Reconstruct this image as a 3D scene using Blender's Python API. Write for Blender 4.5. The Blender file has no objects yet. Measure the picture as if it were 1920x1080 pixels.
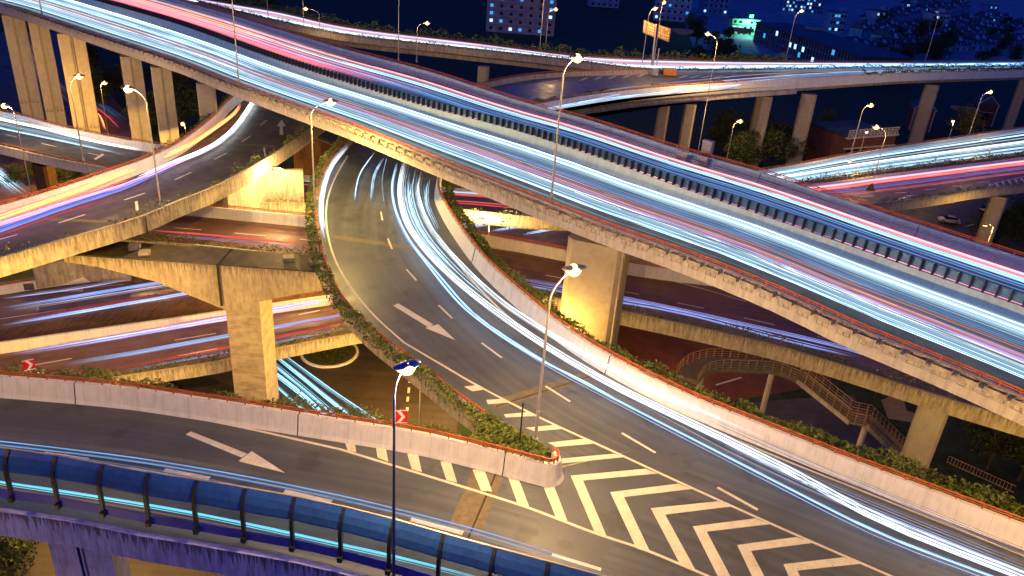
import bpy, math, random
from mathutils import Vector as V, Matrix
random.seed(7)
rnd = random.random
def U(a, b): return a + (b - a) * random.random()
C = bpy.context.scene.collection
R = math.radians
# ------------------------------------------------------------------ camera
FPX = 1448.0; PIT = R(26); ROL = R(4.44); HC = 47.0; ZG = -8.0
cc, ss = math.cos, math.sin
UP0 = V((0, ss(PIT), cc(PIT))); RT0 = V((1, 0, 0)); FW = V((0, cc(PIT), -ss(PIT)))
CX = cc(ROL) * RT0 + ss(ROL) * UP0; CY = -ss(ROL) * RT0 + cc(ROL) * UP0
def at(px, py, z):
    d = (px - 960) / FPX * CX - (py - 540) / FPX * CY + FW
    t = (z - HC) / d.z
    return V((t * d.x, t * d.y, z))
cam = bpy.data.objects.new("camera", bpy.data.cameras.new("camera")); C.objects.link(cam)
m = Matrix((CX, CY, -FW)).transposed().to_4x4(); m.translation = V((0, 0, HC))
cam.matrix_world = m
cam.data.sensor_width = 36; cam.data.lens = FPX / 1920 * 36; cam.data.clip_end = 3000; cam.data.clip_start = .5
bpy.context.scene.camera = cam
# ------------------------------------------------------------------ objects
def tag(o, label=None, cat=None, group=None, kind=None):
    if label: o['label'] = label
    if cat: o['category'] = cat
    if group: o['group'] = group
    if kind: o['kind'] = kind
    return o
def empty(name, loc, label=None, cat=None, group=None, rz=0):
    o = bpy.data.objects.new(name, None); C.objects.link(o); o.location = loc; o.rotation_euler = (0, 0, rz)
    o.empty_display_size = .3
    return tag(o, label, cat, group)
class MB:
    def __init__(s): s.v = []; s.f = []; s.uv = []; s.col = []
    def face(s, pts, uv=None):
        n = len(s.v); s.v += [tuple(p) for p in pts]; s.f.append(tuple(range(n, n + len(pts))))
        s.uv += uv if uv else [(p[0], p[1]) for p in pts]
    def box(s, c, d, rz=0, top=1.0, topy=None):
        c = V(c); hx, hy, hz = d[0] / 2, d[1] / 2, d[2] / 2; n = len(s.v); ty = top if topy is None else topy
        q = Matrix.Rotation(rz, 3, 'Z')
        for z in (-1, 1):
            k = top if z > 0 else 1; ky = ty if z > 0 else 1
            for x, y in ((-1, -1), (1, -1), (1, 1), (-1, 1)):
                s.v.append(tuple(c + q @ V((x * hx * k, y * hy * ky, z * hz))))
        for f, a, b in (((0, 1, 5, 4), d[0], d[2]), ((1, 2, 6, 5), d[1], d[2]), ((2, 3, 7, 6), d[0], d[2]), ((3, 0, 4, 7), d[1], d[2])):
            s.f.append(tuple(n + i for i in f)); s.uv += [(0, 0), (a, 0), (a, b), (0, b)]
        s.f.append((n + 3, n + 2, n + 1, n)); s.uv += [(0, 0)] * 4
        s.f.append((n + 4, n + 5, n + 6, n + 7)); s.uv += [(0, 0)] * 4
    def tube(s, pts, r, n=6, caps=True, r2=None, col=None):
        pts = [V(p) for p in pts]; b = len(s.v); N = len(pts)
        for i, p in enumerate(pts):
            t = (pts[min(i + 1, N - 1)] - pts[max(i - 1, 0)])
            t = t.normalized() if t.length > 1e-6 else V((0, 0, 1))
            a = t.cross(V((0, 0, 1)))
            a = a.normalized() if a.length > 1e-3 else V((1, 0, 0))
            c2 = a.cross(t).normalized()
            rr = r if r2 is None else r + (r2 - r) * i / max(1, N - 1)
            for k in range(n):
                g = 2 * math.pi * k / n
                s.v.append(tuple(p + (a * cc(g) + c2 * ss(g)) * rr))
                if col is not None: s.col.append(col)
        for i in range(N - 1):
            for k in range(n):
                k2 = (k + 1) % n
                s.f.append((b + i * n + k, b + i * n + k2, b + (i + 1) * n + k2, b + (i + 1) * n + k)); s.uv += [(0, i), (.1, i), (.1, i + 1), (0, i + 1)]
        if caps:
            s.f.append(tuple(b + k for k in range(n))[::-1]); s.uv += [(0, 0)] * n
            s.f.append(tuple(b + (N - 1) * n + k for k in range(n))); s.uv += [(0, 0)] * n
    def loft(s, rings, closed=True, ulen=None, vlen=None, caps=False):
        b = len(s.v); n = len(rings[0])
        for rg in rings: s.v += [tuple(p) for p in rg]
        if vlen is None:
            vlen = [0]
            for k in range(n): vlen.append(vlen[-1] + (V(rings[0][k]) - V(rings[0][(k + 1) % n])).length)
        if ulen is None:
            ulen = [0]
            for i in range(1, len(rings)): ulen.append(ulen[-1] + (V(rings[i][0]) - V(rings[i - 1][0])).length)
        for i in range(len(rings) - 1):
            for k in range(n if closed else n - 1):
                k2 = (k + 1) % n
                s.f.append((b + i * n + k, b + (i + 1) * n + k, b + (i + 1) * n + k2, b + i * n + k2))
                s.uv += [(ulen[i], vlen[k]), (ulen[i + 1], vlen[k]), (ulen[i + 1], vlen[k + 1]), (ulen[i], vlen[k + 1])]
        if caps:
            s.f.append(tuple(b + k for k in range(n))); s.uv += [(0, 0)] * n
            e = b + (len(rings) - 1) * n
            s.f.append(tuple(e + k for k in range(n))[::-1]); s.uv += [(0, 0)] * n
    def build(s, name, mat, parent=None, smooth=False):
        me = bpy.data.meshes.new(name); me.from_pydata(s.v, [], s.f)
        ul = me.uv_layers.new(name="UVMap")
        fl = [c for p in s.uv for c in p]
        if len(fl) == 2 * len(me.loops): ul.data.foreach_set("uv", fl)
        if s.col:
            a = me.color_attributes.new("Col", 'FLOAT_COLOR', 'POINT')
            a.data.foreach_set("color", [x for c_ in s.col for x in (c_[0], c_[1], c_[2], 1)])
        if mat: me.materials.append(mat)
        if smooth: me.polygons.foreach_set("use_smooth", [True] * len(me.polygons))
        me.update()
        o = bpy.data.objects.new(name, me); C.objects.link(o)
        if parent:
            o.parent = parent
            if parent.type == 'EMPTY' and s.world:
                par = parent; M = Matrix.Translation(par.location) @ Matrix.Rotation(par.rotation_euler.z, 4, 'Z')
                o.matrix_parent_inverse = M.inverted()
        return o
    world = True
class ML(MB): world = False      # built in its parent's own coordinates
# ------------------------------------------------------------------ materials
def mat(name, base=(.5, .5, .5), rough=.7, metal=0, spec=.4):
    mt = bpy.data.materials.new(name); mt.use_nodes = True; nt = mt.node_tree; b = nt.nodes['Principled BSDF']
    b.inputs['Base Color'].default_value = (*base, 1); b.inputs['Roughness'].default_value = rough
    b.inputs['Metallic'].default_value = metal; b.inputs['Specular IOR Level'].default_value = spec
    return mt, nt, b
def nd(nt, t, **k):
    n = nt.nodes.new(t)
    for a, v in k.items(): setattr(n, a, v)
    return n
def ramp(nt, fac, stops):
    r = nd(nt, 'ShaderNodeValToRGB'); e = r.color_ramp.elements
    while len(e) < len(stops): e.new(.5)
    for i, (p, c) in enumerate(stops):
        e[i].position = p; e[i].color = (*c, 1) if len(c) == 3 else c
    nt.links.new(fac, r.inputs[0]); return r.outputs[0]
def noise(nt, vec, scale, detail=4, rough=.6, mp=None):
    if mp:
        mm = nd(nt, 'ShaderNodeMapping'); mm.inputs['Scale'].default_value = mp; nt.links.new(vec, mm.inputs[0]); vec = mm.outputs[0]
    n = nd(nt, 'ShaderNodeTexNoise'); n.inputs['Scale'].default_value = scale; n.inputs['Detail'].default_value = detail; n.inputs['Roughness'].default_value = rough
    nt.links.new(vec, n.inputs['Vector']); return n.outputs['Fac']
def mul(nt, a, b, f=1.0):
    x = nd(nt, 'ShaderNodeMix', data_type='RGBA', blend_type='MULTIPLY'); x.inputs[0].default_value = f
    nt.links.new(a, x.inputs[6]); nt.links.new(b, x.inputs[7]); return x.outputs[2]
def bump(nt, b, h, st=.2, d=.02):
    n = nd(nt, 'ShaderNodeBump'); n.inputs['Strength'].default_value = st; n.inputs['Distance'].default_value = d
    nt.links.new(h, n.inputs['Height']); nt.links.new(n.outputs[0], b.inputs['Normal'])
def simple(name, base, rough=.7, metal=0, var=.25, scale=2.0, spec=.4):
    mt, nt, b = mat(name, base, rough, metal, spec)
    tc = nd(nt, 'ShaderNodeTexCoord'); f = noise(nt, tc.outputs['Object'], scale)
    lo = tuple(max(0, c * (1 - var)) for c in base); hi = tuple(min(1, c * (1 + var)) for c in base)
    nt.links.new(ramp(nt, f, [(.3, lo), (.7, hi)]), b.inputs['Base Color']); return mt
def concrete(name, c1, c2, streak=.5, grime=.35, drip=.6):
    mt, nt, b = mat(name, c1, .85, 0, .2)
    tc = nd(nt, 'ShaderNodeTexCoord'); uv = tc.outputs['UV']; ob = tc.outputs['Object']
    col = ramp(nt, noise(nt, ob, .35, 5), [(.3, c1), (.7, c2)])
    st = ramp(nt, noise(nt, uv, 1.0, 3, .7, (2.2, .28, 1)), [(.36, (1 - streak,) * 3), (.56, (1, 1, 1))])
    col = mul(nt, col, st)
    fine = ramp(nt, noise(nt, uv, 1.0, 2, .6, (7, .5, 1)), [(.3, (1 - streak * .55, 1 - streak * .6, 1 - streak * .65)), (.45, (1, 1, 1))])
    col = mul(nt, col, fine)
    bl = ramp(nt, noise(nt, ob, 1.3, 6, .7), [(.25, (1 - grime, 1 - grime * 1.05, 1 - grime * 1.15)), (.55, (1, 1, 1))])
    col = mul(nt, col, bl)
    sx = nd(nt, 'ShaderNodeSeparateXYZ'); nt.links.new(uv, sx.inputs[0])
    # dark runoff under the top edge of outer faces (their v starts at 10)
    def M2(op, a, b_):
        q = nd(nt, 'ShaderNodeMath', operation=op)
        for k, x in ((0, a), (1, b_)):
            if isinstance(x, (int, float)): q.inputs[k].default_value = x
            else: nt.links.new(x, q.inputs[k])
        return q.outputs[0]
    dv = M2('SUBTRACT', sx.outputs[1], 10.0); ln_ = M2('MULTIPLY', M2('SUBTRACT', noise(nt, uv, 1.0, 3, .75, (3.2, 0, 1)), .46), 7.5)
    dd = M2('MULTIPLY', M2('LESS_THAN', dv, ln_), M2('GREATER_THAN', dv, 0.0)); dd = M2('MULTIPLY', dd, drip)
    dm = nd(nt, 'ShaderNodeMix', data_type='RGBA'); nt.links.new(dd, dm.inputs[0]); nt.links.new(col, dm.inputs[6]); dm.inputs[7].default_value = (c1[0] * .22, c1[1] * .2, c1[2] * .18, 1); col = dm.outputs[2]
    # board / segment joints along the length
    mm = nd(nt, 'ShaderNodeMath', operation='PINGPONG'); mm.inputs[1].default_value = .95; nt.links.new(sx.outputs[0], mm.inputs[0])
    jl = ramp(nt, mm.outputs[0], [(.0, (.62, .6, .58)), (.02, (1, 1, 1))])
    col = mul(nt, col, jl, .8)
    nt.links.new(col, b.inputs['Base Color'])
    bump(nt, b, noise(nt, ob, 9, 4), .25, .02)
    return mt
def asphalt(name, c, var=.3, rough=.55):
    mt, nt, b = mat(name, c, rough, 0, .35)
    tc = nd(nt, 'ShaderNodeTexCoord'); uv = tc.outputs['UV']; ob = tc.outputs['Object']
    lo = tuple(x * (1 - var) for x in c); hi = tuple(x * (1 + var) for x in c)
    col = ramp(nt, noise(nt, ob, .12, 5, .6), [(.3, lo), (.7, hi)])
    tr = ramp(nt, noise(nt, uv, 1.0, 3, .6, (.02, 1.3, 1)), [(.3, (.72, .7, .68)), (.65, (1.12, 1.12, 1.12))])
    col = mul(nt, col, tr)
    sp = ramp(nt, noise(nt, ob, 14, 3, .8), [(.3, (.65, .65, .65)), (.7, (1.3, 1.3, 1.3))])
    col = mul(nt, col, sp)
    pa = ramp(nt, noise(nt, ob, .45, 2, .5), [(.62, (1, 1, 1)), (.66, (.8, .78, .76))])
    col = mul(nt, col, pa)
    nt.links.new(col, b.inputs['Base Color'])
    nt.links.new(ramp(nt, noise(nt, ob, .5, 4), [(.3, (rough - .12,) * 3), (.7, (rough + .15,) * 3)]), b.inputs['Roughness'])
    bump(nt, b, noise(nt, ob, 22, 3), .15, .01)
    return mt
def emit(name, col, st, attr=False, sampling=None):
    mt = bpy.data.materials.new(name); mt.use_nodes = True; nt = mt.node_tree; nt.nodes.remove(nt.nodes['Principled BSDF'])
    e = nd(nt, 'ShaderNodeEmission'); e.inputs[0].default_value = (*col, 1); e.inputs[1].default_value = st
    if attr:
        a = nd(nt, 'ShaderNodeAttribute', attribute_name="Col"); nt.links.new(a.outputs['Color'], e.inputs[0])
    nt.links.new(e.outputs[0], nt.nodes['Material Output'].inputs[0])
    if sampling: mt.cycles.emission_sampling = sampling
    return mt
def leafmat(name, dark, light):
    mt, nt, b = mat(name, dark, .6, 0, .3)
    tc = nd(nt, 'ShaderNodeTexCoord')
    f = noise(nt, tc.outputs['Object'], .9, 5, .8)
    g = nd(nt, 'ShaderNodeNewGeometry')
    col = ramp(nt, f, [(.35, dark), (.65, light)])
    rn = ramp(nt, g.outputs['Random Per Island'], [(0, (.55, .6, .5)), (1, (1.5, 1.35, 1.1))])
    nt.links.new(mul(nt, col, rn), b.inputs['Base Color'])
    b.inputs['Subsurface Weight'].default_value = 0
    return mt
MC = concrete('pale_concrete', (.50, .44, .36), (.42, .37, .30), .4)
MCW = concrete('whitewashed_concrete', (.80, .78, .75), (.72, .70, .68), .12, .12, .25)
MCB = concrete('blue_light_tinted_concrete', (.25, .27, .74), (.19, .21, .62), .35, .3, .93)  # blue light falling on this concrete is put into its colour
MPIER = concrete('smooth_pier_concrete', (.50, .44, .36), (.44, .38, .30), .12, .22)
MCWB = concrete('cool_white_concrete', (.50, .68, .76), (.44, .60, .68), .12, .15, .3)
MCM = concrete('mauve_grey_concrete', (.56, .52, .48), (.50, .46, .42), .25, .2, .35)
MCS = concrete('stained_pier_concrete', (.48, .42, .34), (.40, .34, .27), .3, .3)
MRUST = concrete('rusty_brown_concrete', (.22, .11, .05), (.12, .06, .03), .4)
MAS = asphalt('deck_asphalt', (.066, .060, .058), .3, .5)
MASC = asphalt('worn_grey_asphalt', (.100, .110, .128), .25, .42)
MASG = asphalt('ground_asphalt', (.05, .036, .032))
MASR = asphalt('reddish_asphalt', (.19, .095, .075))
def paint(name, c, base):
    mt, nt, b = mat(name, c, .6); tc = nd(nt, 'ShaderNodeTexCoord'); ob = tc.outputs['Object']
    col = ramp(nt, noise(nt, ob, 1.6, 4), [(.3, tuple(x * .78 for x in c)), (.7, c)])
    w_ = ramp(nt, noise(nt, ob, 7, 6, .8), [(.34, (1, 1, 1)), (.42, (0, 0, 0))]); x = nd(nt, 'ShaderNodeMix', data_type='RGBA'); nt.links.new(w_, x.inputs[0]); nt.links.new(col, x.inputs[6]); x.inputs[7].default_value = (*base, 1)
    nt.links.new(x.outputs[2], b.inputs['Base Color']); return mt
MPAINT = paint('road_paint', (.72, .68, .62), (.2, .19, .18)); MPY = paint('worn_road_paint', (.70, .67, .56), (.16, .14, .12))
MTAN = simple('joint_mortar', (.15, .12, .08), .8)
MBLK = simple('black_rubber', (.012, .012, .012), .6)
MRAIL = simple('orange_painted_steel', (.46, .11, .035), .5, 0, .3, 1.5)
MRAILD = simple('dark_rusty_steel', (.28, .09, .03), .6, 0, .4, 1.5)
MPOLE = simple('galvanised_steel', (.42, .40, .38), .45, .4, .15)
MPOLEB = simple('blue_grey_painted_steel', (.05, .07, .22), .45, .2, .2)
MHEAD = simple('lamp_housing_grey', (.25, .25, .27), .4, .3)
MHEADB = simple('lamp_housing_blue', (.03, .13, .55), .35, 0)
MLAMP = emit('sodium_lamp_glass', (1, .58, .15), 5, sampling='NONE')
MLAMPW = emit('white_lamp_glass', (1, .6, .35), 4, sampling='NONE')
MTRAIL = emit('moving_vehicle_lights', (1, 1, 1), .85, attr=True)
MHEDGE = leafmat('hedge_leaves', (.05, .085, .018), (.16, .2, .045))
MTREE = leafmat('tree_leaves', (.02, .035, .012), (.06, .08, .02))
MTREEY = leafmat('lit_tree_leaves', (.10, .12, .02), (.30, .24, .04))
MBARK = simple('bark', (.06, .045, .03), .9)
MBLUE = simple('blue_barrier_panel', (.012, .05, .42), .35, 0, .25, .8)
MBLUED = simple('deep_blue_barrier_panel', (.02, .03, .38), .4, 0, .25, .8)
MDARK = simple('dark_post_steel', (.012, .014, .022), .5, .2)
MSCR = simple('antiglare_blue_panel', (.10, .20, .34), .3, .3, .3, .7)
MFIN = simple('antiglare_dark_fin', (.02, .025, .05), .5)
MGRASS = simple('dark_grass', (.02, .035, .012), .95, 0, .5, .6)
MSOIL = simple('weedy_soil', (.05, .045, .02), .95, 0, .5, 1.5)
MSAND = simple('sandy_path', (.30, .22, .12), .9)
MRED = simple('sign_red', (.6, .01, .015), .4)
MWHT = simple('sign_white', (.8, .8, .78), .4, 0, .05)
MSBL = simple('sign_blue', (.01, .08, .5), .4, 0, .1)
MYEL = simple('sign_yellow', (.7, .42, .02), .4)
MBOX = simple('grey_cabinet', (.32, .32, .33), .6)
MSGN = simple('tan_sign_back', (.30, .17, .07), .6)
def sheet(name, tint, body, share, rough):
    mt = bpy.data.materials.new(name); mt.use_nodes = True; nt = mt.node_tree; nt.nodes.remove(nt.nodes['Principled BSDF'])
    t = nd(nt, 'ShaderNodeBsdfTransparent'); t.inputs[0].default_value = (*tint, 1)
    p = nd(nt, 'ShaderNodeBsdfPrincipled'); p.inputs['Roughness'].default_value = rough; p.inputs['Specular IOR Level'].default_value = .25
    tc = nd(nt, 'ShaderNodeTexCoord'); f = noise(nt, tc.outputs['Object'], .5, 6, .7); g = noise(nt, tc.outputs['Object'], 3, 5, .8)
    nt.links.new(mul(nt, ramp(nt, f, [(.3, tuple(c * .6 for c in body)), (.7, body)]), ramp(nt, g, [(.3, (.7, .7, .75)), (.6, (1, 1, 1))])), p.inputs['Base Color'])
    x = nd(nt, 'ShaderNodeMixShader'); x.inputs[0].default_value = share; nt.links.new(t.outputs[0], x.inputs[1]); nt.links.new(p.outputs[0], x.inputs[2])
    nt.links.new(x.outputs[0], nt.nodes['Material Output'].inputs[0]); return mt
MBLUE = sheet('blue_acrylic_panel', (.12, .30, .85), (.035, .13, .46), .6, .45); MBLUED = sheet('deep_blue_acrylic_panel', (.05, .08, .6), (.07, .09, .60), .85, .5)
MGLS = sheet('clear_dusty_acrylic', (.85, .95, 1.0), (.22, .34, .42), .22, .4)
# ------------------------------------------------------------------ curves and ribbons
def catmull(P, n=14):
    if len(P) < 3: return list(P)
    out = []; Q = [P[0] * 2 - P[1]] + list(P) + [P[-1] * 2 - P[-2]]
    for i in range(1, len(Q) - 2):
        a, b, c, d = Q[i - 1], Q[i], Q[i + 1], Q[i + 2]
        t0 = 0; t1 = t0 + (b - a).length ** .5 + 1e-6; t2 = t1 + (c - b).length ** .5 + 1e-6; t3 = t2 + (d - c).length ** .5 + 1e-6
        for k in range(n):
            t = t1 + (t2 - t1) * k / n
            A1 = a * ((t1 - t) / (t1 - t0)) + b * ((t - t0) / (t1 - t0)); A2 = b * ((t2 - t) / (t2 - t1)) + c * ((t - t1) / (t2 - t1)); A3 = c * ((t3 - t) / (t3 - t2)) + d * ((t - t2) / (t3 - t2))
            B1 = A1 * ((t2 - t) / (t2 - t0)) + A2 * ((t - t0) / (t2 - t0)); B2 = A2 * ((t3 - t) / (t3 - t1)) + A3 * ((t - t1) / (t3 - t1))
            out.append(B1 * ((t2 - t) / (t2 - t1)) + B2 * ((t - t1) / (t2 - t1)))
    out.append(Q[-2]); return out
class Curve:
    def __init__(s, P, smooth=True):
        s.p = catmull(P) if smooth and len(P) > 2 else P
        s.l = [0]
        for i in range(1, len(s.p)): s.l.append(s.l[-1] + (s.p[i] - s.p[i - 1]).length)
        s.len = s.l[-1]
    def at(s, t):
        d = max(0, min(1, t)) * s.len; lo, hi = 0, len(s.l) - 1
        while hi - lo > 1:
            mdl = (lo + hi) // 2
            if s.l[mdl] <= d: lo = mdl
            else: hi = mdl
        k = (d - s.l[lo]) / max(1e-9, s.l[hi] - s.l[lo]); return s.p[lo].lerp(s.p[hi], k)
    def sample(s, n): return [s.at(i / (n - 1)) for i in range(n)]
def pxc(pts, z, ext0=0, ext1=0, smooth=True):
    """pixel rail line -> world curve at height z; 3-tuples ('w', x, y) are world points"""
    P = []
    for p in pts: P.append(V((p[1], p[2], z)) if p[0] == 'w' else at(p[0], p[1], p[2] if len(p) > 2 else z))
    if smooth and len(P) > 2: P = catmull(P)
    if ext0: P.insert(0, P[0] + (P[0] - P[min(6, len(P) - 1)]).normalized() * ext0)
    if ext1: P.append(P[-1] + (P[-1] - P[max(-7, -len(P))]).normalized() * ext1)
    return Curve(P, False)
def normals(P, other):
    out = []
    for i, p in enumerate(P):
        t = P[min(i + 1, len(P) - 1)] - P[max(i - 1, 0)]; n = V((t.y, -t.x, 0)).normalized()
        if other is not None and n.dot(p - other[i]) < 0: n = -n
        out.append(n)
    return out
class Road:
    """L and R are the rail lines seen in the photo, at rail height hl / hr above the deck z"""
    def __init__(s, Lc, Rc, z, n=None):
        n = n or max(12, int(max(Lc.len, Rc.len) / 2.5)); s.n = n; s.z = z
        s.L = [V((p.x, p.y, z)) for p in Lc.sample(n)]; s.R = [V((p.x, p.y, z)) for p in Rc.sample(n)]
        s.nl = normals(s.L, s.R); s.nr = normals(s.R, s.L); s.len = (Lc.len + Rc.len) / 2
    def side(s, w): return (s.L, s.nl) if w == 'L' else (s.R, s.nr)
    def pos(s, q, t, h=0):
        x = max(0, min(s.n - 1.001, q * (s.n - 1))); i = int(x); k = x - i
        a = s.L[i].lerp(s.L[i + 1], k); b = s.R[i].lerp(s.R[i + 1], k); p = a.lerp(b, t); return V((p.x, p.y, s.z + h))
    def line(s, t, h, q0=0, q1=1):
        n = max(2, int(s.n * abs(q1 - q0) / 1.5) + 1); return [s.pos(q0 + (q1 - q0) * i / n, t, h) for i in range(n + 1)]
def prof(P, N, pts): return [[p + n * u + V((0, 0, v)) for u, v in pts] for p, n in zip(P, N)]
def parapet(road, w, parent, hc, mt, i0=0, i1=None, drop=-.9):
    P, N = road.side(w); P = P[i0:i1]; N = N[i0:i1]; b = MB()
    pts = [(-.5, -.012), (-.38, .28), (-.16, hc), (.16, hc), (.20, drop), (.02, drop - .02), (.0, -.2)]
    vl = [0, .3, .3 + hc, 10.0, 10.0 + hc - drop, 30, 31, 32]
    b.loft(prof(P, N, pts), True, vlen=vl, caps=True); return b.build('parapet', mt, parent)
def rail(road, w, parent, h0, h1, mt=None, i0=0, i1=None, r=.06):
    P, N = road.side(w); P = P[i0:i1]; N = N[i0:i1]; b = MB()
    b.tube([p + V((0, 0, h1)) for p in P], r, 5); b.tube([p + V((0, 0, (h0 + h1) / 2 + .02)) for p in P], r * .7, 5)
    for i in range(len(P) - 1):
        for k in (0, .5):
            q = P[i].lerp(P[i + 1], k); b.box(q + V((0, 0, (h0 + h1) / 2)), (.07, .07, h1 - h0 + .02))
    return b.build('guardrail', mt or MRAIL, parent)
def deck(road, parent, mt, dp=-2.2, inset=2.2):
    b = MB(); rings = []
    for i in range(road.n):
        l, r, a, c = road.L[i], road.R[i], road.nl[i], road.nr[i]; z = lambda v: V((0, 0, v))
        rings.append([l + a * .08 + z(-.02), l + a * .08 + z(-.88), l - a * (inset - .4) + z(-1.2), l - a * inset + z(dp),
                      r - c * inset + z(dp), r - c * (inset - .4) + z(-1.2), r + c * .08 + z(-.88), r + c * .08 + z(-.02)])
    b.loft(rings, True, caps=True); return b.build('girder', mt, parent)
def surface(road, parent, mt, t0=None, t1=None, h=0, name='road_surface', off=.42):
    b = MB(); W = 4; rings = []
    for i in range(road.n):
        l = road.L[i] - road.nl[i] * off; r = road.R[i] - road.nr[i] * off
        if t0 is not None: l, r = road.L[i].lerp(road.R[i], t0), road.L[i].lerp(road.R[i], t1)
        rings.append([l.lerp(r, k / W) + V((0, 0, h)) for k in range(W + 1)])
    w = (rings[0][0] - rings[0][-1]).length
    b.loft(rings, False, vlen=[w * k / W for k in range(W + 2)]); return b.build(name, mt, parent)
def strip(b, pts, w, h=.008):
    P = [V(p) for p in pts]; N = normals(P, None); rings = [[p + n * w / 2 + V((0, 0, h)), p - n * w / 2 + V((0, 0, h))] for p, n in zip(P, N)]
    b.loft(rings, False, vlen=[0, w, w])
def dashes(b, segs, z, w=.22, h=.008):
    for x0, y0, x1, y1 in segs: strip(b, [at(x0, y0, z), at(x1, y1, z)], w, h)
def pxpoly(b, pts, z, h=.009): b.face([at(x, y, z) + V((0, 0, h)) for x, y in pts])
# trails: fine glowing tubes along the lanes, at the height of car lamps
WB = (.45, .75, 1.0); WW = (.85, .93, 1.0); BL = (.12, .42, 1.0); PK = (1.0, .22, .36); RD = (1.0, .05, .06); OR = (1.0, .25, .03); VI = (.55, .38, 1.0); SA = (1.0, .42, .34)
def bundle(b, fn, n, spread, r, col, st, q0=0, q1=1, jit=.12, steps=None):
    """a lane's worth of light: bright core tubes and fainter outer ones; fn(q, off) gives the point on the road"""
    n = max(3, int(n * 1.7)); r *= .66
    for i in range(n):
        o = max(-1.3, min(1.3, random.gauss(0, .42))) * spread * .62; k = st * U(.45, 1.5) * math.exp(-(o / (spread * .5 + .01)) ** 2 * .9)
        a = q0 + rnd() * jit * (q1 - q0); e = q1 - rnd() * jit * (q1 - q0)
        S = steps or 26; hh = U(-.12, .25); P_ = [fn(a + (e - a) * j / S, o) + V((0, 0, hh)) for j in range(S + 1)]
        c_ = tuple(x * k + .06 * k for x in col); rr = r * U(.6, 1.35); n0 = len(b.v)
        b.tube(P_, rr, 4, False, col=c_)
        for j in range(S + 1):      # the streak thins out towards its two ends
            f = min(1, j / 4, (S - j) / 4) if jit > .02 else 1
            w_ = 1 + .3 * ss(j * 1.7 + i)
            for q in range(4): v = V(b.v[n0 + j * 4 + q]); b.v[n0 + j * 4 + q] = tuple(P_[j] + (v - P_[j]) * max(.02, f * w_))
def froad(road, t, h=.7):
    w = (road.L[road.n // 2] - road.R[road.n // 2]).length
    return lambda q, o: road.pos(q, t + o / w, h)
def fcurve(c, h=0):
    def f(q, o):
        p = c.at(q); d = c.at(min(1, q + .01)) - c.at(max(0, q - .01)); n = V((d.y, -d.x, 0)).normalized(); return p + n * o + V((0, 0, h))
    return f
# ------------------------------------------------------------------ leaves
def leafquad(b, p, s):
    a = V((U(-1, 1), U(-1, 1), U(-.6, .6))).normalized(); c = a.cross(V((U(-1, 1), U(-1, 1), U(-1, 1)))).normalized()
    a *= s * U(.6, 1.3); c *= s * U(.35, .7); b.face([p - a, p + c * .8, p + a, p - c * .8])
def hedge(name, P, N, u0, u1, h0, h1, dens, s, label, i0=0, i1=None, mt=None, lump=.5):
    b = MB(); P = P[i0:i1]; N = N[i0:i1]; ph = rnd() * 9
    for i in range(len(P) - 1):
        L_ = (P[i + 1] - P[i]).length
        for k in range(int(dens * L_)):
            q = rnd(); p = P[i].lerp(P[i + 1], q); d = i * 2.5 + q * 2.5
            u = U(u0, u1); v = rnd() ** .6
            top = h1 * (1 + lump * (ss(d * 1.3 + ph) * .35 + ss(d * .37 + ph * 2) * .4 + U(-.25, .25)))
            edge = 1 - abs((u - (u0 + u1) / 2) / ((u1 - u0) / 2)) ** 3 * .6
            leafquad(b, p + N[i] * u + V((0, 0, h0 + (top - h0) * v * edge)), s)
    o = b.build(name, mt or MHEDGE); return tag(o, label, 'hedge', None, 'stuff')
def crown_mesh(name, h, w, n, s, mt, cl=14):
    b = ML(); cs = []
    for _ in range(cl):
        a = U(0, 6.28); rr = U(.1, 1) * w * .5; cs.append((V((cc(a) * rr, ss(a) * rr, h * U(.45, .95))), U(.16, .32) * w))
    for _ in range(n):
        c_, r_ = random.choice(cs); d = V((U(-1, 1), U(-1, 1), U(-1, 1)))
        if d.length > 1 or d.length < .01: d = d.normalized() * U(.7, 1)
        leafquad(b, c_ + d * r_, s)
    return b.build(name, mt)
def trunk_mesh(h, r):
    b = ML(); b.tube([(0, 0, -.2), (.05, 0, h * .3), (0, .1, h * .62)], r, 7, True, r * .5)
    for k in range(5):
        a = k * 1.3; b.tube([(0, 0, h * (.3 + .05 * k)), (cc(a) * h * .12, ss(a) * h * .12, h * .5), (cc(a) * h * .22, ss(a) * h * .22, h * .7)], r * .4, 5, True, r * .12)
    return b.build('trunk', MBARK)
def make_tree(h, w, n, s, mt, label, group):
    t = empty('tree', (0, 0, 0), label, 'tree', group)
    c_ = crown_mesh('crown', h, w, n, s, mt); c_.parent = t; k = trunk_mesh(h, h * .03); k.parent = t; return t
def dup(root, loc, rz=0, label=None, sc=1.0, group=None):
    r = root.copy(); C.objects.link(r); r.location = loc; r.rotation_euler = (0, 0, rz); r.scale = (sc, sc, sc)
    if label: r['label'] = label
    if group: r['group'] = group
    for ch in list(root.children):
        c_ = ch.copy(); C.objects.link(c_); c_.parent = r
        for g in ch.children:
            d = g.copy(); C.objects.link(d); d.parent = c_
    return r
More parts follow.
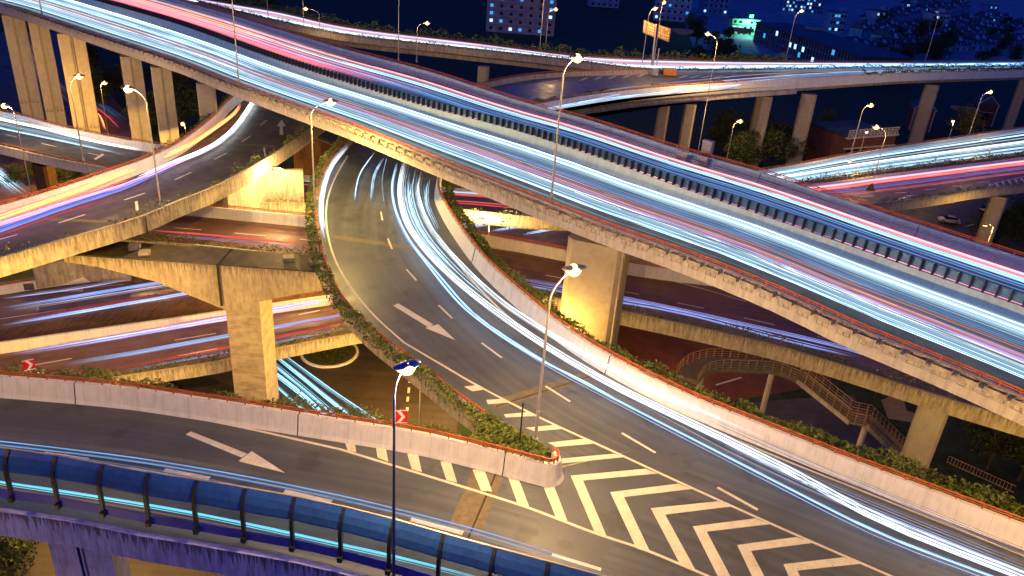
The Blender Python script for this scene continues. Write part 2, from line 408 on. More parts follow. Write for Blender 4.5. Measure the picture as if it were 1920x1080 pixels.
# ------------------------------------------------------------------ world
w = bpy.data.worlds.new("World"); bpy.context.scene.world = w; w.use_nodes = True; nt = w.node_tree
sk = nd(nt, 'ShaderNodeTexSky', sky_type='NISHITA'); sk.sun_disc = False; sk.sun_elevation = R(1.5); sk.sun_rotation = R(200); sk.ozone_density = 6; sk.air_density = 1.2
bg = nt.nodes['Background']; bg.inputs[1].default_value = SKYS = .15
tn_ = nd(nt, 'ShaderNodeMix', data_type='RGBA', blend_type='MULTIPLY'); tn_.inputs[0].default_value = 1; tn_.inputs[7].default_value = (.95, 1.1, 2.5, 1); nt.links.new(sk.outputs[0], tn_.inputs[6]); nt.links.new(tn_.outputs[2], bg.inputs[0])
sd = bpy.data.lights.new('dusk_sun', 'SUN'); sd.energy = .04; sd.angle = R(20); sd.color = (.55, .62, 1.0)
so = bpy.data.objects.new('dusk_sun', sd); C.objects.link(so); so.rotation_euler = (R(60), 0, R(-25))
sc = bpy.context.scene
sc.view_settings.view_transform = 'Standard'; sc.view_settings.look = 'None'; sc.view_settings.exposure = 0.5; sc.view_settings.gamma = 1
# ------------------------------------------------------------------ viaducts
def viaduct(label, Lp, Rp, z, hl, hr, el=(0, 0), er=(0, 0), girder=MC, par=(MC, MCW), surf=MAS, wl=None, wr=None, rails=('o', 'o'), rm=None, dp=-2.2, inset=2.2, cut=None):
    Lc = pxc([p if p[0] == 'w' else (p[0], p[1], z + hl) for p in Lp], z, *el); Rc = pxc([p if p[0] == 'w' else (p[0], p[1], z + hr) for p in Rp], z, *er)
    rd = Road(Lc, Rc, z); mid = rd.pos(.5, .5); v = empty('viaduct', (mid.x, mid.y, ZG), label, 'viaduct')
    deck(rd, v, girder, dp, inset); surface(rd, v, surf)
    for w_, h_, pm, rl in (('L', hl, par[0], rails[0]), ('R', hr, par[1], rails[1])):
        c_ = h_ - .38 if rl else h_; i1 = int(cut * rd.n) if (cut and w_ == 'R') else None
        if pm: parapet(rd, w_, v, c_, pm, 0, i1)
        if rl: rail(rd, w_, v, c_, h_, rm, 0, i1)
    return rd, v
def marks(v, segs, z, w=.22, polys=(), lines=(), mt=None):
    for sg in segs: b = MB(); dashes(b, [sg], z, w); b.build('lane_dash', mt or MPAINT, v)
    for p in polys: b = MB(); pxpoly(b, p, z); b.build('hatch_bar', mt or MPAINT, v)
    for p in lines: b = MB(); strip(b, catmull([at(x, y, z) for x, y in p], 8), .2, .007); b.build('edge_line', mt or MPAINT, v)
def pier(v, c, zt, w, d, rz, mt=MCS, twin=False, cap=None, zb=ZG):
    b = MB(); h = zt - zb; z = zb + h / 2 - .15
    if twin:
        q = Matrix.Rotation(rz, 3, 'Z')
        for s in (-1, 1): b.box(V((c[0], c[1], z)) + q @ V((s * w * .28, 0, 0)), (w * .44, d, h + .3), rz)
        b.box((c[0], c[1], z), (w * .2, d * .55, h), rz)
        pp = q @ V((0, -d * .42, 0)); b.tube([(c[0] + pp.x, c[1] + pp.y, zb), (c[0] + pp.x, c[1] + pp.y, zt)], .12, 6)
    else:
        e = .18 * min(w, d); q = Matrix.Rotation(rz, 3, 'Z'); hw, hd = w / 2, d / 2
        ring = [(-hw + e, -hd), (hw - e, -hd), (hw, -hd + e), (hw, hd - e), (hw - e, hd), (-hw + e, hd), (-hw, hd - e), (-hw, -hd + e)]
        b.loft([[V((c[0], c[1], zz)) + q @ V((x, y, 0)) for x, y in ring] for zz in (zb, zt)], True, ulen=[0, .01], vlen=[0, 0, 0, 0, 0, 0, 0, 0, 0], caps=True)
        k = len(b.uv)
    o = b.build('pier', mt, v)
    if cap:
        cw, ch, cd = cap; g = MB(); q = Matrix.Rotation(rz, 3, 'Z')
        pf = [(-cw / 2, 0), (-cw / 2, -ch * .45), (-w / 2, -ch), (w / 2, -ch), (cw / 2, -ch * .45), (cw / 2, 0)]
        g.loft([[V((c[0], c[1], zt + .02)) + q @ V((x, y, zz)) for x, zz in pf] for y in (-cd / 2, cd / 2)], True, caps=True)
        k = g.build('pier_cap', mt, None); k.parent = o; k.matrix_parent_inverse = o.matrix_basis.inverted() if False else o.matrix_parent_inverse
        k.parent = v; k.name = 'pier_cap'
    return o
# ---- A: the top deck crossing the whole picture
ZA = 22.0
An = [(0, 4), (23, 10), (167, 57), (333, 110), (430, 148), (567, 197), (640, 222), (807, 288), (973, 353), (1140, 417), (1280, 465), (1447, 530), (1613, 605), (1780, 672), (1920, 732)]
Af = [(337, -2), (440, 27), (533, 55), (640, 86), (807, 130), (973, 183), (1107, 220), (1280, 275), (1430, 317), (1553, 357), (1713, 410), (1920, 475)]
A, vA = viaduct('topmost wide viaduct crossing the whole picture with white and red streams of lights', An, Af, ZA, 1.2, 1.6, (60, 45), (90, 45), girder=MCS, par=(MCM, MCWB), dp=-2.0)
Am = pxc([(x, y, ZA + 1.3) for x, y in [(187, 2), (333, 44), (500, 104), (640, 150), (807, 200), (973, 244), (1130, 296), (1280, 350), (1480, 418), (1680, 488), (1920, 572)]], ZA, 90, 45)
# the median wall and its anti-glare screen
P = [V((p.x, p.y, ZA)) for p in Am.sample(110)]; N = normals(P, [V((0, 0, 0))] * 110)
N = [n if n.y < 0 else -n for n in N]
b = MB(); b.loft(prof(P, N, [(.55, .003), (.4, .3), (.15, 1.2), (-.15, 1.2), (-.4, .3), (-.55, .003)]), True, caps=True, vlen=[0, .3, 1.2, 1.5, 2.4, 2.7, 3]); b.build('median_wall', MCWB, vA)
t = empty('antiglare_screen', P[55], 'low blue anti-glare screen with dark fins along the middle wall of the top viaduct', 'screen')
b = MB(); b.loft(prof(P, N, [(-.22, 1.22), (-.30, 2.0), (-.36, 2.0), (-.28, 1.22)]), True, caps=True); b.build('screen_panel', MSCR, t)
b = MB(); cF = Curve(P, False); k = 0.0
while k < cF.len:
    p = cF.at(k / cF.len); d = (cF.at(min(1, (k + 1) / cF.len)) - p); a = math.atan2(d.y, d.x); b.box(p + V((0, 0, 1.66)), (.09, .50, .92), a); k += .95
b.build('screen_fins', MFIN, t)
b = MB(); b.tube([p + V((0, 0, 2.1)) - n * .3 for p, n in zip(P, N)], .035, 5); b.build('top_rail', MFIN, t)
# planter troughs hung outside the near rail
cN = Curve([l + n * .5 for l, n in zip(A.L, A.nl)], False); cnt = 0; k = cN.len - 30; rest = MB()
while k > 62:
    p = cN.at(k / cN.len); d = cN.at(k / cN.len + .003) - p; a = math.atan2(d.y, d.x)
    b = rest if cnt >= 100 else MB(); q = Matrix.Rotation(a, 3, 'Z')
    def bb(x, y, z, dx, dy, dz): b.box(p + q @ V((x, y, 0)) + V((0, 0, z)), (dx, dy, dz), a)
    bb(0, -.27, .62, 1.28, .07, .34); bb(0, .27, .62, 1.28, .07, .34); bb(-.6, 0, .62, .07, .5, .32); bb(.6, 0, .62, .07, .5, .32); bb(0, 0, .50, 1.16, .46, .04)
    for x in (-.45, 0, .45): bb(x, -.24, .30, .05, .05, .40)
    bb(0, -.25, .12, 1.05, .035, .035)
    if cnt < 100: b.build('planter_trough', MC, vA)
    cnt += 1; k -= 1.62
tag(rest.build('planter_trough', MC, vA), kind='stuff')
b = MB()   # weeds left in the troughs of the far left stretch
for _ in range(3800):
    k = U(70, cN.len - 28); p = cN.at(k / cN.len)
    if k > 150 and rnd() < .8: continue
    leafquad(b, p + V((U(-.2, .2), U(-.2, .2), U(.5, .95))), .13)
tag(b.build('planter_weeds', MHEDGE), 'dry tufts growing in the troughs along the top viaduct', 'weeds', None, 'stuff')
for i, (x, y) in enumerate([(10, 30), (57, 42), (118, 65), (229, 108), (286, 128), (370, 160)]):
    c_ = at(x, y, ZA - 2.1); d = .45; pier(vA, (c_.x + .6, c_.y + 1.6), ZA - 2.02, (4.0, 3.5, 4.6, 3.2, 3.0, 2.6)[i], 2.0, .5, MPIER, twin=i < 5, cap=(9, 1.6, 3) if i == 3 else None)
c_ = at(1128, 462, ZA - 2.1); pier(vA, (c_.x, c_.y + 1.8), ZA - 2.02, 5.6, 3.4, -.35, MPIER)
b = MB()
for x in (-1.6, -.3, 1.3, 2.1): b.box((c_.x + x * .94, c_.y + 1.8 - 1.74 - x * .34 * .0 - x * .36, 8.5), (.14, .12, 22.8), -.35)
b.build('pier_rib', MCS, vA)
b = MB()
for t_ in (.36, .64): 
    for s0 in range(0, 60):
        q = s0 / 60; strip(b, [A.pos(q, t_ * .55), A.pos(q + .008, t_ * .55)], .18)
strip(b, A.line(.035, 0), .2); strip(b, A.line(.965, 0), .2); strip(b, A.line(.79, 0), .01)
b.build('road_marking', MPAINT, vA)
# ---- C: the curving ramp in the middle that runs under A and away to the right as H
ZC = 14.0
Cl = [(0, 0), (0, 0), (1038, 838, .55), (987, 808, .5), (930, 785), (868, 742), (768, 665), (690, 605), (640, 550), (608, 480), (593, 410), (595, 347), (607, 313), (643, 265), ('w', -24, 138), (893, 155), (973, 140), (1057, 132), (1223, 128)]
Cr = [(1920, 972), (1600, 853), (1440, 790), (1280, 726), (1145, 658), (1060, 605), (990, 550), (912, 480), (860, 415), (832, 370), (822, 338), ('w', -9, 124), (1007, 191), (1073, 179), (1173, 166), (1280, 157), (1493, 144), (1707, 132), (1920, 127)]
CL = pxc([p if p[0] == 'w' else (p[0], p[1], ZC + 1.35 + (p[2] if len(p) > 2 else 0)) for p in Cl[2:]], ZC)
CR = pxc([p if p[0] == 'w' else (p[0], p[1], ZC + 1.9) for p in Cr], ZC, 50, 60)
# D rails: far wall from the nose to the left, near edge under the noise barrier
Df = [(1020, 858), (950, 840), (790, 802), (640, 778), (467, 751), (333, 731), (260, 720), (133, 707), (0, 696)]
Dn = [(33, 960), (117, 972), (200, 988), (283, 1005), (367, 1018), (450, 1033), (537, 1048), (627, 1068), (715, 1091), (800, 1117), (897, 1146), (995, 1174)]
DF = pxc([(x, y, ZC + 1.9) for x, y in Df], ZC, 0, 50)
DN = pxc([(x, y, ZC + .9) for x, y in reversed(Dn)], ZC, 0, 45)
MER = V((46, 22, ZC))
# C splits: the ramp proper between its two rails; south of the nose both roads share one slab
nose = (CL.p[0] + DF.p[0]) / 2
crN = [p for p in CR.p]
def near_t(curve, q, n=400):
    best = min(range(n + 1), key=lambda i: (curve.at(i / n) - q).length); return best / n
tq = near_t(CR, V((17.5, 49.0, ZC)))
CRu = Curve([CR.at(tq + (1 - tq) * i / 160) for i in range(161)], False)
rC = Road(CL, CRu, ZC); vC = empty('viaduct', (nose.x, nose.y, ZG), 'middle ramp curving down under the top viaduct with white streaks on its outer lane', 'viaduct')
deck(rC, vC, MC, -1.9, 1.2); surface(rC, vC, MASC)
tn = near_t(Curve(rC.L, False), at(1223, 128, ZC + 1.3)); iN = int(tn * (rC.n - 1))
parapet(rC, 'L', vC, .95, MC, 0, iN); parapet(rC, 'R', vC, 1.5, MCW); rail(rC, 'R', vC, 1.5, 1.9)
rail(rC, 'L', vC, .95, 1.35, None, 0, iN)
rD = Road(DF, DN, ZC)
vD = empty('viaduct', (DF.at(.4).x, DF.at(.4).y, ZG), 'foreground ramp with brown asphalt and a blue noise barrier on its near edge', 'viaduct')
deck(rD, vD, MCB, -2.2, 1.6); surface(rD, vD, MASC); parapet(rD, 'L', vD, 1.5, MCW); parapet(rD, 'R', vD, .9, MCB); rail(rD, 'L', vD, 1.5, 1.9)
# shared slab in front of the nose
near = [DN.at(0)]
d0 = (DN.at(0) - DN.at(.05)).normalized(); near = [DN.at(0) + d0 * k for k in (0, 12, 26, 45, 70)]
Rr = [CR.at(tq * (1 - i / 8)) for i in range(9)]
SN = Curve(near, False); SR = Curve(Rr, False)
rS = Road(SR, SN, ZC, 24)
vS = empty('viaduct', (20, 34, ZG), 'wide merging road painted with pale chevrons in the foreground', 'viaduct')
deck(rS, vS, MC); surface(rS, vS, MASC, h=-.003)
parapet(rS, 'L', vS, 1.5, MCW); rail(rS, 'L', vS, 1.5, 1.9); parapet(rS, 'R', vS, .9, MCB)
# filler between nose and slab start
b = MB(); b.face([V((p.x, p.y, ZC - .006)) for p in (CL.p[0], rC.R[0], SR.at(.03), SN.at(.05), DN.at(0), DN.at(.02), DF.at(.02))], [(0, 0)] * 7); b.build('road_surface', MASC, vS)
b = MB(); q4 = [CL.p[0], rC.R[0], DN.at(0), DF.p[0]]
b.loft([[V((p.x, p.y, z)) for p in q4] for z in (ZC - .03, ZC - 1.2)], True, caps=True); b.build('girder', MC, vS)
# nose: rounded end of the wall wrapping the gore
a0, a1 = CL.p[0], DF.p[0]; a0 = V((a0.x, a0.y, ZC)); a1 = V((a1.x, a1.y, ZC)); mid = (a0 + a1) / 2; ax = (a0 - a1); out = V((.9, -.5, 0)).normalized(); r0 = ax.length / 2
ang = math.atan2(ax.y, ax.x); arc = []
for k in range(13):
    g = ang - math.pi * k / 12; arc.append(mid + V((cc(g), ss(g), 0)) * r0)
NA = normals(arc, [mid] * 13)
b = MB(); b.loft(prof(arc, NA, [(.5, .004), (.38, .28), (.16, 1.5), (-.16, 1.5), (-.2, .004)]), True, vlen=[0, .3, 1.5, 1.8, 3.3, 3.8], caps=True); b.build('parapet', MCW, vD)
b = MB(); b.tube([p + V((0, 0, 1.9)) for p in arc], .06, 5); b.tube([p + V((0, 0, 1.7)) for p in arc], .045, 5)
for p in arc[::2]: b.box(p + V((0, 0, 1.7)), (.07, .07, .42))
b.build('guardrail', MRAIL, vD)
b = MB(); tD = near_t(DF, at(880, 819, ZC + 1.9)); tC = near_t(CL, at(905, 770, ZC + 1.4)); gp = [DF.at(tD), DF.at(tD / 2), DF.at(0)] + [V((p.x, p.y, ZC)) for p in arc[::-1][1:-1]] + [CL.at(0), CL.at(tC / 2), CL.at(tC)]
b.face([V((p.x, p.y, ZC + 1.0)) for p in gp]); b.loft([[V((p.x, p.y, z)) for p in gp] for z in (ZC + .99, ZC - 1)], True, caps=True)
b.build('planter_bed', MSOIL, vD)
# markings
z = ZC
gore = [[(870, 725), (897, 722), (912, 730), (886, 734)], [(912, 750), (940, 748), (953, 755), (915, 758)], [(945, 777), (987, 773), (1005, 780), (948, 783)], [(985, 802), (1040, 797), (1057, 804), (1003, 809)], [(1027, 830), (1095, 823), (1112, 832), (1043, 838)], [(1053, 860), (1150, 851), (1173, 857), (1053, 869)],
        [(647, 830), (665, 828), (668, 848), (652, 845)], [(705, 840), (723, 838), (728, 866), (708, 858)], [(764, 852), (783, 849), (791, 885), (772, 880)], [(826, 866), (844, 863), (857, 905), (837, 900)], [(886, 881), (907, 878), (923, 922), (902, 920)], [(952, 893), (970, 892), (993, 952), (970, 943)], [(1017, 908), (1037, 907), (1064, 977), (1042, 970)]]
chev = [((1070, 892), (1210, 879), (1233, 888), (1093, 901), (1138, 1007), (1115, 998)), ((1144, 923), (1272, 907), (1297, 917), (1170, 932), (1220, 1037), (1193, 1028)), ((1220, 953), (1347, 940), (1370, 950), (1247, 965), (1303, 1067), (1275, 1058)), ((1299, 987), (1417, 972), (1443, 983), (1325, 997), (1376, 1093), (1349, 1087)), ((1382, 1022), (1493, 1007), (1525, 1018), (1408, 1033), (1455, 1122), (1428, 1118)), ((1469, 1058), (1582, 1045), (1615, 1057), (1495, 1070), (1535, 1150), (1508, 1148)), ((1560, 1096), (1670, 1084), (1705, 1096), (1590, 1110), (1620, 1180), (1590, 1178))]

left = [(640, 843), (923, 930), (993, 953), (1117, 1000), (1207, 1030), (1280, 1060), (1420, 1120)]
right = [(757, 642), (835, 688), (890, 720), (1010, 782), (1153, 848), (1280, 907), (1493, 1003), (1670, 1080), (1780, 1128)]
marks(vS, [(1345, 914, 1421, 956), (1035, 1040, 1127, 1068)], z, .24, gore, (left, right), MPY)
for o, r1, r2, i_, b1, b2 in chev: b = MB(); pxpoly(b, [o, r1, r2, i_], z); pxpoly(b, [o, i_, b1, b2], z); b.build('chevron_marking', MPY, vS)
marks(vD, [(82, 850, 165, 862), (308, 881, 393, 897), (533, 921, 622, 941), (770, 974, 868, 1000)], z, .34, [], ([(-60, 736), (0, 739), (150, 752), (300, 773), (433, 797), (640, 843)],))
marks(vC, [], ZC, .3, [[(1085 + 27 * i, 151 - 1.7 * i), (1091 + 27 * i, 150.8 - 1.7 * i), (1104 + 27 * i, 145.5 - 1.7 * i), (1098 + 27 * i, 145.7 - 1.7 * i)] for i in range(5)] + [[(1270 + 22 * i, 146), (1276 + 22 * i, 146), (1292 + 22 * i, 141.5), (1286 + 22 * i, 141.5)] for i in range(5)])
marks(vC, [(714, 397, 717, 413), (727, 447, 735, 467), (762, 505, 781, 526), (822, 572, 848, 597), (903, 643, 941, 671), (1023, 724, 1069, 753), (1166, 812, 1229, 849)], z, .2, [], ([(652, 292), (630, 330), (614, 375), (612, 420), (625, 478), (652, 530), (700, 590), (757, 642)], [(822, 440), (880, 520), (960, 600), (1060, 672), (1170, 727), (1280, 780), (1440, 850), (1640, 930), (1920, 1042)]))
b = MB(); pxpoly(b, [(737, 573), (747, 569), (812, 608), (805, 615)], z, .01); pxpoly(b, [(797, 615), (822, 608), (854, 638)], z, .012); b.build('direction_arrow', MPAINT, vC)
b = MB(); pxpoly(b, [(348, 815), (358, 809), (464, 851), (453, 858)], z, .01); pxpoly(b, [(447, 865), (472, 846), (535, 887)], z, .012); b.build('direction_arrow', MPAINT, vD)
b = MB(); strip(b, [at(925, 865, z), at(868, 1000, z)], 2.0, .003); b.build('joint_mortar', MTAN, vD)
b = MB(); strip(b, [at(945, 852, z), at(874, 1018, z)], .12, .006); b.build('expansion_joint', MBLK, vD)
b = MB(); strip(b, [at(1155, 690, z), at(930, 762, z)], .09, .006); b.build('expansion_joint', MBLK, vC)
b = MB(); strip(b, [at(1155, 688, z), at(925, 760, z)], 1.1, .003); strip(b, [at(612, 442, z), at(790, 468, z)], .8, .003); b.build('joint_mortar', MTAN, vC)
for rd_, w_, pts_, vv in ((rC, 'R', ((1145, 660), (890, 460)), vC), (rD, 'L', ((138, 709), (560, 766), (949, 841)), vD), (A, 'R', ((1727, 415), (1430, 317)), vA)):
    P_, N_ = rd_.side(w_); hz = 1.9 if rd_ is not A else 1.6
    for x, y in pts_:      # dark joints in the whitewashed wall, following its sloping face
        q = at(x, y, rd_.z + hz); q.z = rd_.z; i_ = min(range(len(P_)), key=lambda i: (P_[i] - q).length); n = N_[i_]; d_ = V((-n.y, n.x, 0)); hc_ = hz - .4
        j_ = d_.dot(q - P_[i_]); o_ = P_[i_] + d_ * j_
        b = MB(); b.loft([[o_ + d_ * e + n * u + V((0, 0, v)) for u, v in ((-.53, 0), (-.41, .28), (-.19, hc_), (.1, hc_ + .02), (.1, 0))] for e in (-.03, .03)], True, caps=True); b.build('wall_joint', MBLK, vv)
# pier of the near ramp, bottom left
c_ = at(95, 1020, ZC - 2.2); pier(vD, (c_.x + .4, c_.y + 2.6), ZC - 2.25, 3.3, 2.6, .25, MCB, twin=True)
for q in (.25, .5, .75): 
    p = rC.pos(q, .5); pier(vC, (p.x, p.y), ZC - 2.22, 2.6, 2.0, 0, MCS)
# ---- blue noise barrier
nb = empty('noise_barrier', DN.at(.35) + V((0, 0, .9)), 'long blue and clear panelled noise barrier on the near edge of the foreground ramp', 'noise barrier')
bars = []; 
full = Curve([DN.at(0) + d0 * 16] + [DN.at(i / 60) for i in range(61)], False)
s33 = near_t(full, V((*at(33, 960, ZC + .9).xy, ZC)), 800) * full.len; s117 = near_t(full, V((*at(117, 972, ZC + .9).xy, ZC)), 800) * full.len
sp = abs(s33 - s117); k = s33
while k - sp > 0: k -= sp
PF = [(0, .9), (0, 2.4), (-.05, 2.9), (-.16, 3.3), (-.36, 3.65), (-.6, 3.9)]
def barp(p, n, lo, hi, th, e):
    sel = [q for q in PF if lo <= q[1] <= hi]; return [p + n * (u + e) + V((0, 0, v)) for u, v in sel] + [p + n * (u + e - th) + V((0, 0, v)) for u, v in reversed(sel)]
st = []
while k < full.len - 1:
    p = full.at(k / full.len); d = (full.at(k / full.len + .004) - full.at(k / full.len - .004)).normalized(); n = V((d.y, -d.x, 0)); n = n if n.y < 0 else -n; st.append((p, n, d)); k += sp
for p, n, d in st:
    b = MB(); b.loft([[q + d * e for q in barp(p, n, .9, 4.9, .2, .1)] for e in (-.09, .09)], True, caps=True); b.build('post', MDARK, nb)
    g = MB(); g.box(p + n * .12 + V((0, 0, 1.0)), (.26, .26, .3), math.atan2(d.y, d.x)); g.build('post_foot', MDARK, nb)
PF2 = [(0, .93), (0, 1.55), (0, 1.59), (-.04, 2.78), (-.05, 2.82), (-.05, 2.9), (-.16, 3.3), (-.36, 3.65), (-.6, 3.9)]
for (p, n, d), (p2, n2, d2) in zip(st, st[1:]):
    PFo = PF; PF = PF2
    def pan(lo, hi, th, mt_, nm):
        b = MB(); b.loft([barp(p + d * .1, n, lo, hi, th, th / 2), barp(p2 - d2 * .1, n2, lo, hi, th, th / 2)], True, caps=True); b.build(nm, mt_, nb)
    pan(.9, 1.56, .06, MBLUED, 'lower_panel'); pan(1.58, 2.79, .03, MGLS, 'clear_panel'); pan(2.81, 4.9, .06, MBLUE, 'upper_panel'); PF = PFo
bt = MB(); bt.tube([p + n * (-.62) + V((0, 0, 3.93)) for p, n, d in st], .05, 5); bt.build('top_edge', MPOLE, nb)
# ---- B: upper-left ramp with orange and white streaks
Bf = [('w', -50, 165), ('w', -50, 150), (430, 182), (400, 213), (333, 263), (277, 290), (200, 317), (100, 350), (67, 360), (0, 379)]
Bn = [('w', -30, 165), ('w', -31, 140), (552, 262), (470, 312), (400, 350), (333, 376), (267, 404), (133, 444), (0, 482)]
rB, vB = viaduct('left curving ramp with orange and white streaks and mossy yellow edge', Bf, Bn, ZC, 1.8, 1.0, (0, 50), (0, 50), par=(MCW, MC), dp=-2.0, rails=('o', None))
marks(vB, [(488, 235, 500, 225), (453, 266, 470, 255), (401, 299, 425, 287), (328, 337, 359, 323), (233, 375, 272, 362), (110, 418, 160, 402), (-5, 450, 32, 440)], z, .2, [[(253, 378), (258, 377), (260, 394), (255, 395)]], ([(495, 277), (496, 285), (498, 294)],))
b = MB(); pxpoly(b, [(524, 253), (531, 253), (530, 236), (525, 236)], z, .01); pxpoly(b, [(519, 237), (536, 237), (528, 224)], z, .012); b.build('direction_arrow', MPAINT, vB)
b = MB(); strip(b, [at(415, 268, z), at(520, 275, z)], .8, .003); strip(b, [at(80, 410, z), at(200, 416, z)], .8, .003); b.build('joint_mortar', MTAN, vB)
b = MB(); p = at(275, 415, ZC + .2); q_ = at(284, 430, ZC - .9); b.box((p.x + .1, p.y - .35, ZC - .1), (.12, .5, 1.9), .5); b.build('wall_joint', MBLK, vB)
# ---- T: hammerhead pier under B and C
p0 = at(118, 478, 11.6); p1 = at(632, 514, 11.6); dx = (p1 - p0).normalized(); th = dx.cross(V((0, 0, 1))).normalized(); th = th if th.y > 0 else -th; Lb = (p1 - p0).length
vT = empty('hammerhead_pier', (p0 + dx * Lb * .6) + V((0, 0, ZG - 11.6)), 'huge hammerhead pier with a tapering crossbeam under the two ramps, one face lit yellow', 'bridge pier')
def along(px, py, zz):   # distance along the beam whose front face passes the pixel
    return (at(px, py, zz) - p0).dot(dx)
lc0 = Lb * .575; lc1 = lc0 + 3.7
pf = [(0, 0), (0, -.8), (Lb * .12, -1.1), (Lb * .33, -2.4), (lc0, -5.2), (lc1, -5.2), (lc1 + .05, -3.9), (Lb * .86, -2.6), (Lb, -1.7), (Lb, 0)]
b = MB(); b.loft([[p0 + dx * u + th * y + V((0, 0, v)) for u, v in pf] for y in (0, 4.2)], True, ulen=[0, 4], caps=False)
for y, s in ((0, 1), (4.2, -1)):
    n0 = len(b.v); b.v += [tuple(p0 + dx * u + th * y + V((0, 0, v))) for u, v in pf]; b.f.append(tuple(range(n0, n0 + len(pf)))[::s]); b.uv += [(u, 10 - v) for u, v in pf][::s]
b.build('crossbeam', MCS, vT)
b = MB(); b.loft([[p0 + dx * u + th * y + V((0, 0, zz)) for u, y in ((lc0 + .02, .03), (lc1 - .02, .03), (lc1 - .02, 4.17), (lc0 + .02, 4.17))] for zz in (-5.0, ZG - 11.7)], True, ulen=[0, 9], vlen=[0, 3.7, 7.9, 11.6, 15.8]); b.build('column', MCS, vT)
b = MB(); b.tube([p0 + dx * (lc0 - .3) - th * .15 + V((0, 0, v)) for v in (.1, -4.6)], .14, 8); b.tube([p0 + dx * (lc0 - .3) + th * (y) + V((0, 0, .14)) for y in (-.15, 4)], .12, 6); b.build('drain_pipe', MBLK, vT)
b = MB(); b.box(p0 + dx * (Lb * .5) + th * 2.1 + V((0, 0, .06)), (Lb * .98, 4.0, .12), math.atan2(dx.y, dx.x)); b.build('mossy_top', simple('wet_moss', (.045, .035, .015), .5, 0, .6, .8), vT)
for u, y in ((Lb * .28, 1.2), (Lb * .22, 2.6), (Lb * .9, 2), (Lb * .8, 2.4)):
    b = MB(); b.box(p0 + dx * u + th * y + V((0, 0, .3)), (1.1, 1.1, .5), .3); b.build('bearing_block', MC, vT)
# ---- G: long low road passing under B, C and A
ZGd = 9.0
Gf = [(380, 381), (410, 384), (590, 401), (740, 414), (867, 428), (1080, 467), (1180, 488), ('w', 36, 81), ('w', 48, 75)]
Gn = [(257, 450), (433, 465), (607, 488), (780, 513), (970, 546), (1070, 563), (1167, 583), (1280, 607), (1447, 645), (1600, 690), (1748, 737), (1920, 788)]
rG, vG = viaduct('long low brown road passing beneath both ramps and the top viaduct', Gf, Gn, ZGd, 1.7, .7, (14, 40), (6, 40), par=(MCW, MC), dp=-1.5, rails=('o', None), surf=MASR)
marks(vG, [(930, 500, 958, 504), (1023, 516, 1073, 525), (1173, 547, 1198, 552), (1270, 568, 1320, 578), (1395, 596, 1452, 609), (1532, 631, 1590, 646), (327, 427, 377, 431), (440, 437, 498, 442), (562, 448, 590, 452)], ZGd, .2, [], ([(380, 398), (580, 415), (700, 428)], [(890, 460), (1080, 490), (1200, 512), (1330, 545), (1400, 566)]))
for px, py in ((1762, 768),): c_ = at(px, py, ZGd - 1.5); pier(vG, (c_.x + .2, c_.y + 1.2), ZGd - 1.52, 2.6, 1.5, -.42, MCM, cap=None)
b = MB(); strip(b, [at(560, 478, ZGd), at(592, 430, ZGd)], .25, .006); b.build('expansion_joint', MTAN, vG)
# ---- E: two carriageways at low level on the left
ZE = -1.5
Ef = [(0, 531), (100, 516), (170, 508), (380, 480), ('w', -24, 113), ('w', 20, 136)]
En = [(-80, 752), (300, 694), (413, 676), (507, 655), (640, 629), (690, 620), ('w', 0, 91), ('w', 30, 104)]
rE, vE = viaduct('low double carriageway behind the big pier with faint blue and red streaks', Ef, En, ZE, 1.4, .6, (60, 0), (50, 0), par=(MCW, MC), dp=-1.5, rails=('o', None), surf=MASR)
ec = pxc([(0, 642, ZE + 1.2), (320, 597, ZE + 1.2), (560, 562, ZE + 1.2)], ZE, 60, 30, False)
P = [V((p.x, p.y, ZE)) for p in ec.sample(40)]; N = [n if n.y < 0 else -n for n in normals(P, None)]
b = MB(); b.loft(prof(P, N, [(.5, .004), (.35, .3), (.15, 1.2), (-.2, 1.2), (-.25, .004)]), True, caps=True); b.build('median_wall', MCW, vE)
b = MB(); b.face([at(-100, 636, ZE) + V((0, 0, .02)), at(320, 562, ZE) + V((0, 0, .02)), at(620, 515, ZE) + V((0, 0, .02)), P[-1] + V((0, .2, .02)), P[20] + V((0, .2, .02)), P[0] + V((0, .2, .02))]); b.build('median_strip', MRUST, vE)
marks(vE, [(0, 598, 122, 580), (297, 551, 315, 549), (61, 685, 134, 672), (327, 638, 405, 625), (333, 667, 407, 654), (150, 541, 232, 533), (560, 590, 600, 582), (620, 612, 660, 604)], ZE, .2, [[(110, 548), (155, 540), (157, 546)]], ([(0, 623), (160, 594), (320, 562)],))
# ---- K: upper-left lower road
ZK = 8.0
rK, vK = viaduct('far left lower road behind the curving ramp with white blue streaks', [(0, 205), (25, 209), (133, 237), (305, 268), ('w', -46, 119)], [(0, 268), (117, 295), (200, 310), ('w', -52, 104)], ZK, 1.7, .9, (45, 0), (45, 0), par=(MCW, MCM), dp=-1.6, rails=('o', 'o'), rm=MRAILD)
marks(vK, [(10, 252, 32, 257), (78, 269, 106, 275), (165, 287, 185, 291)], ZK, .22, [[(175, 298), (180, 300), (196, 290), (192, 288)]])
c_ = at(70, 312, ZK - 1.6); pier(vK, (c_.x, c_.y + 1.5), ZK - 1.62, 3.2, 2, -.4, MRUST)
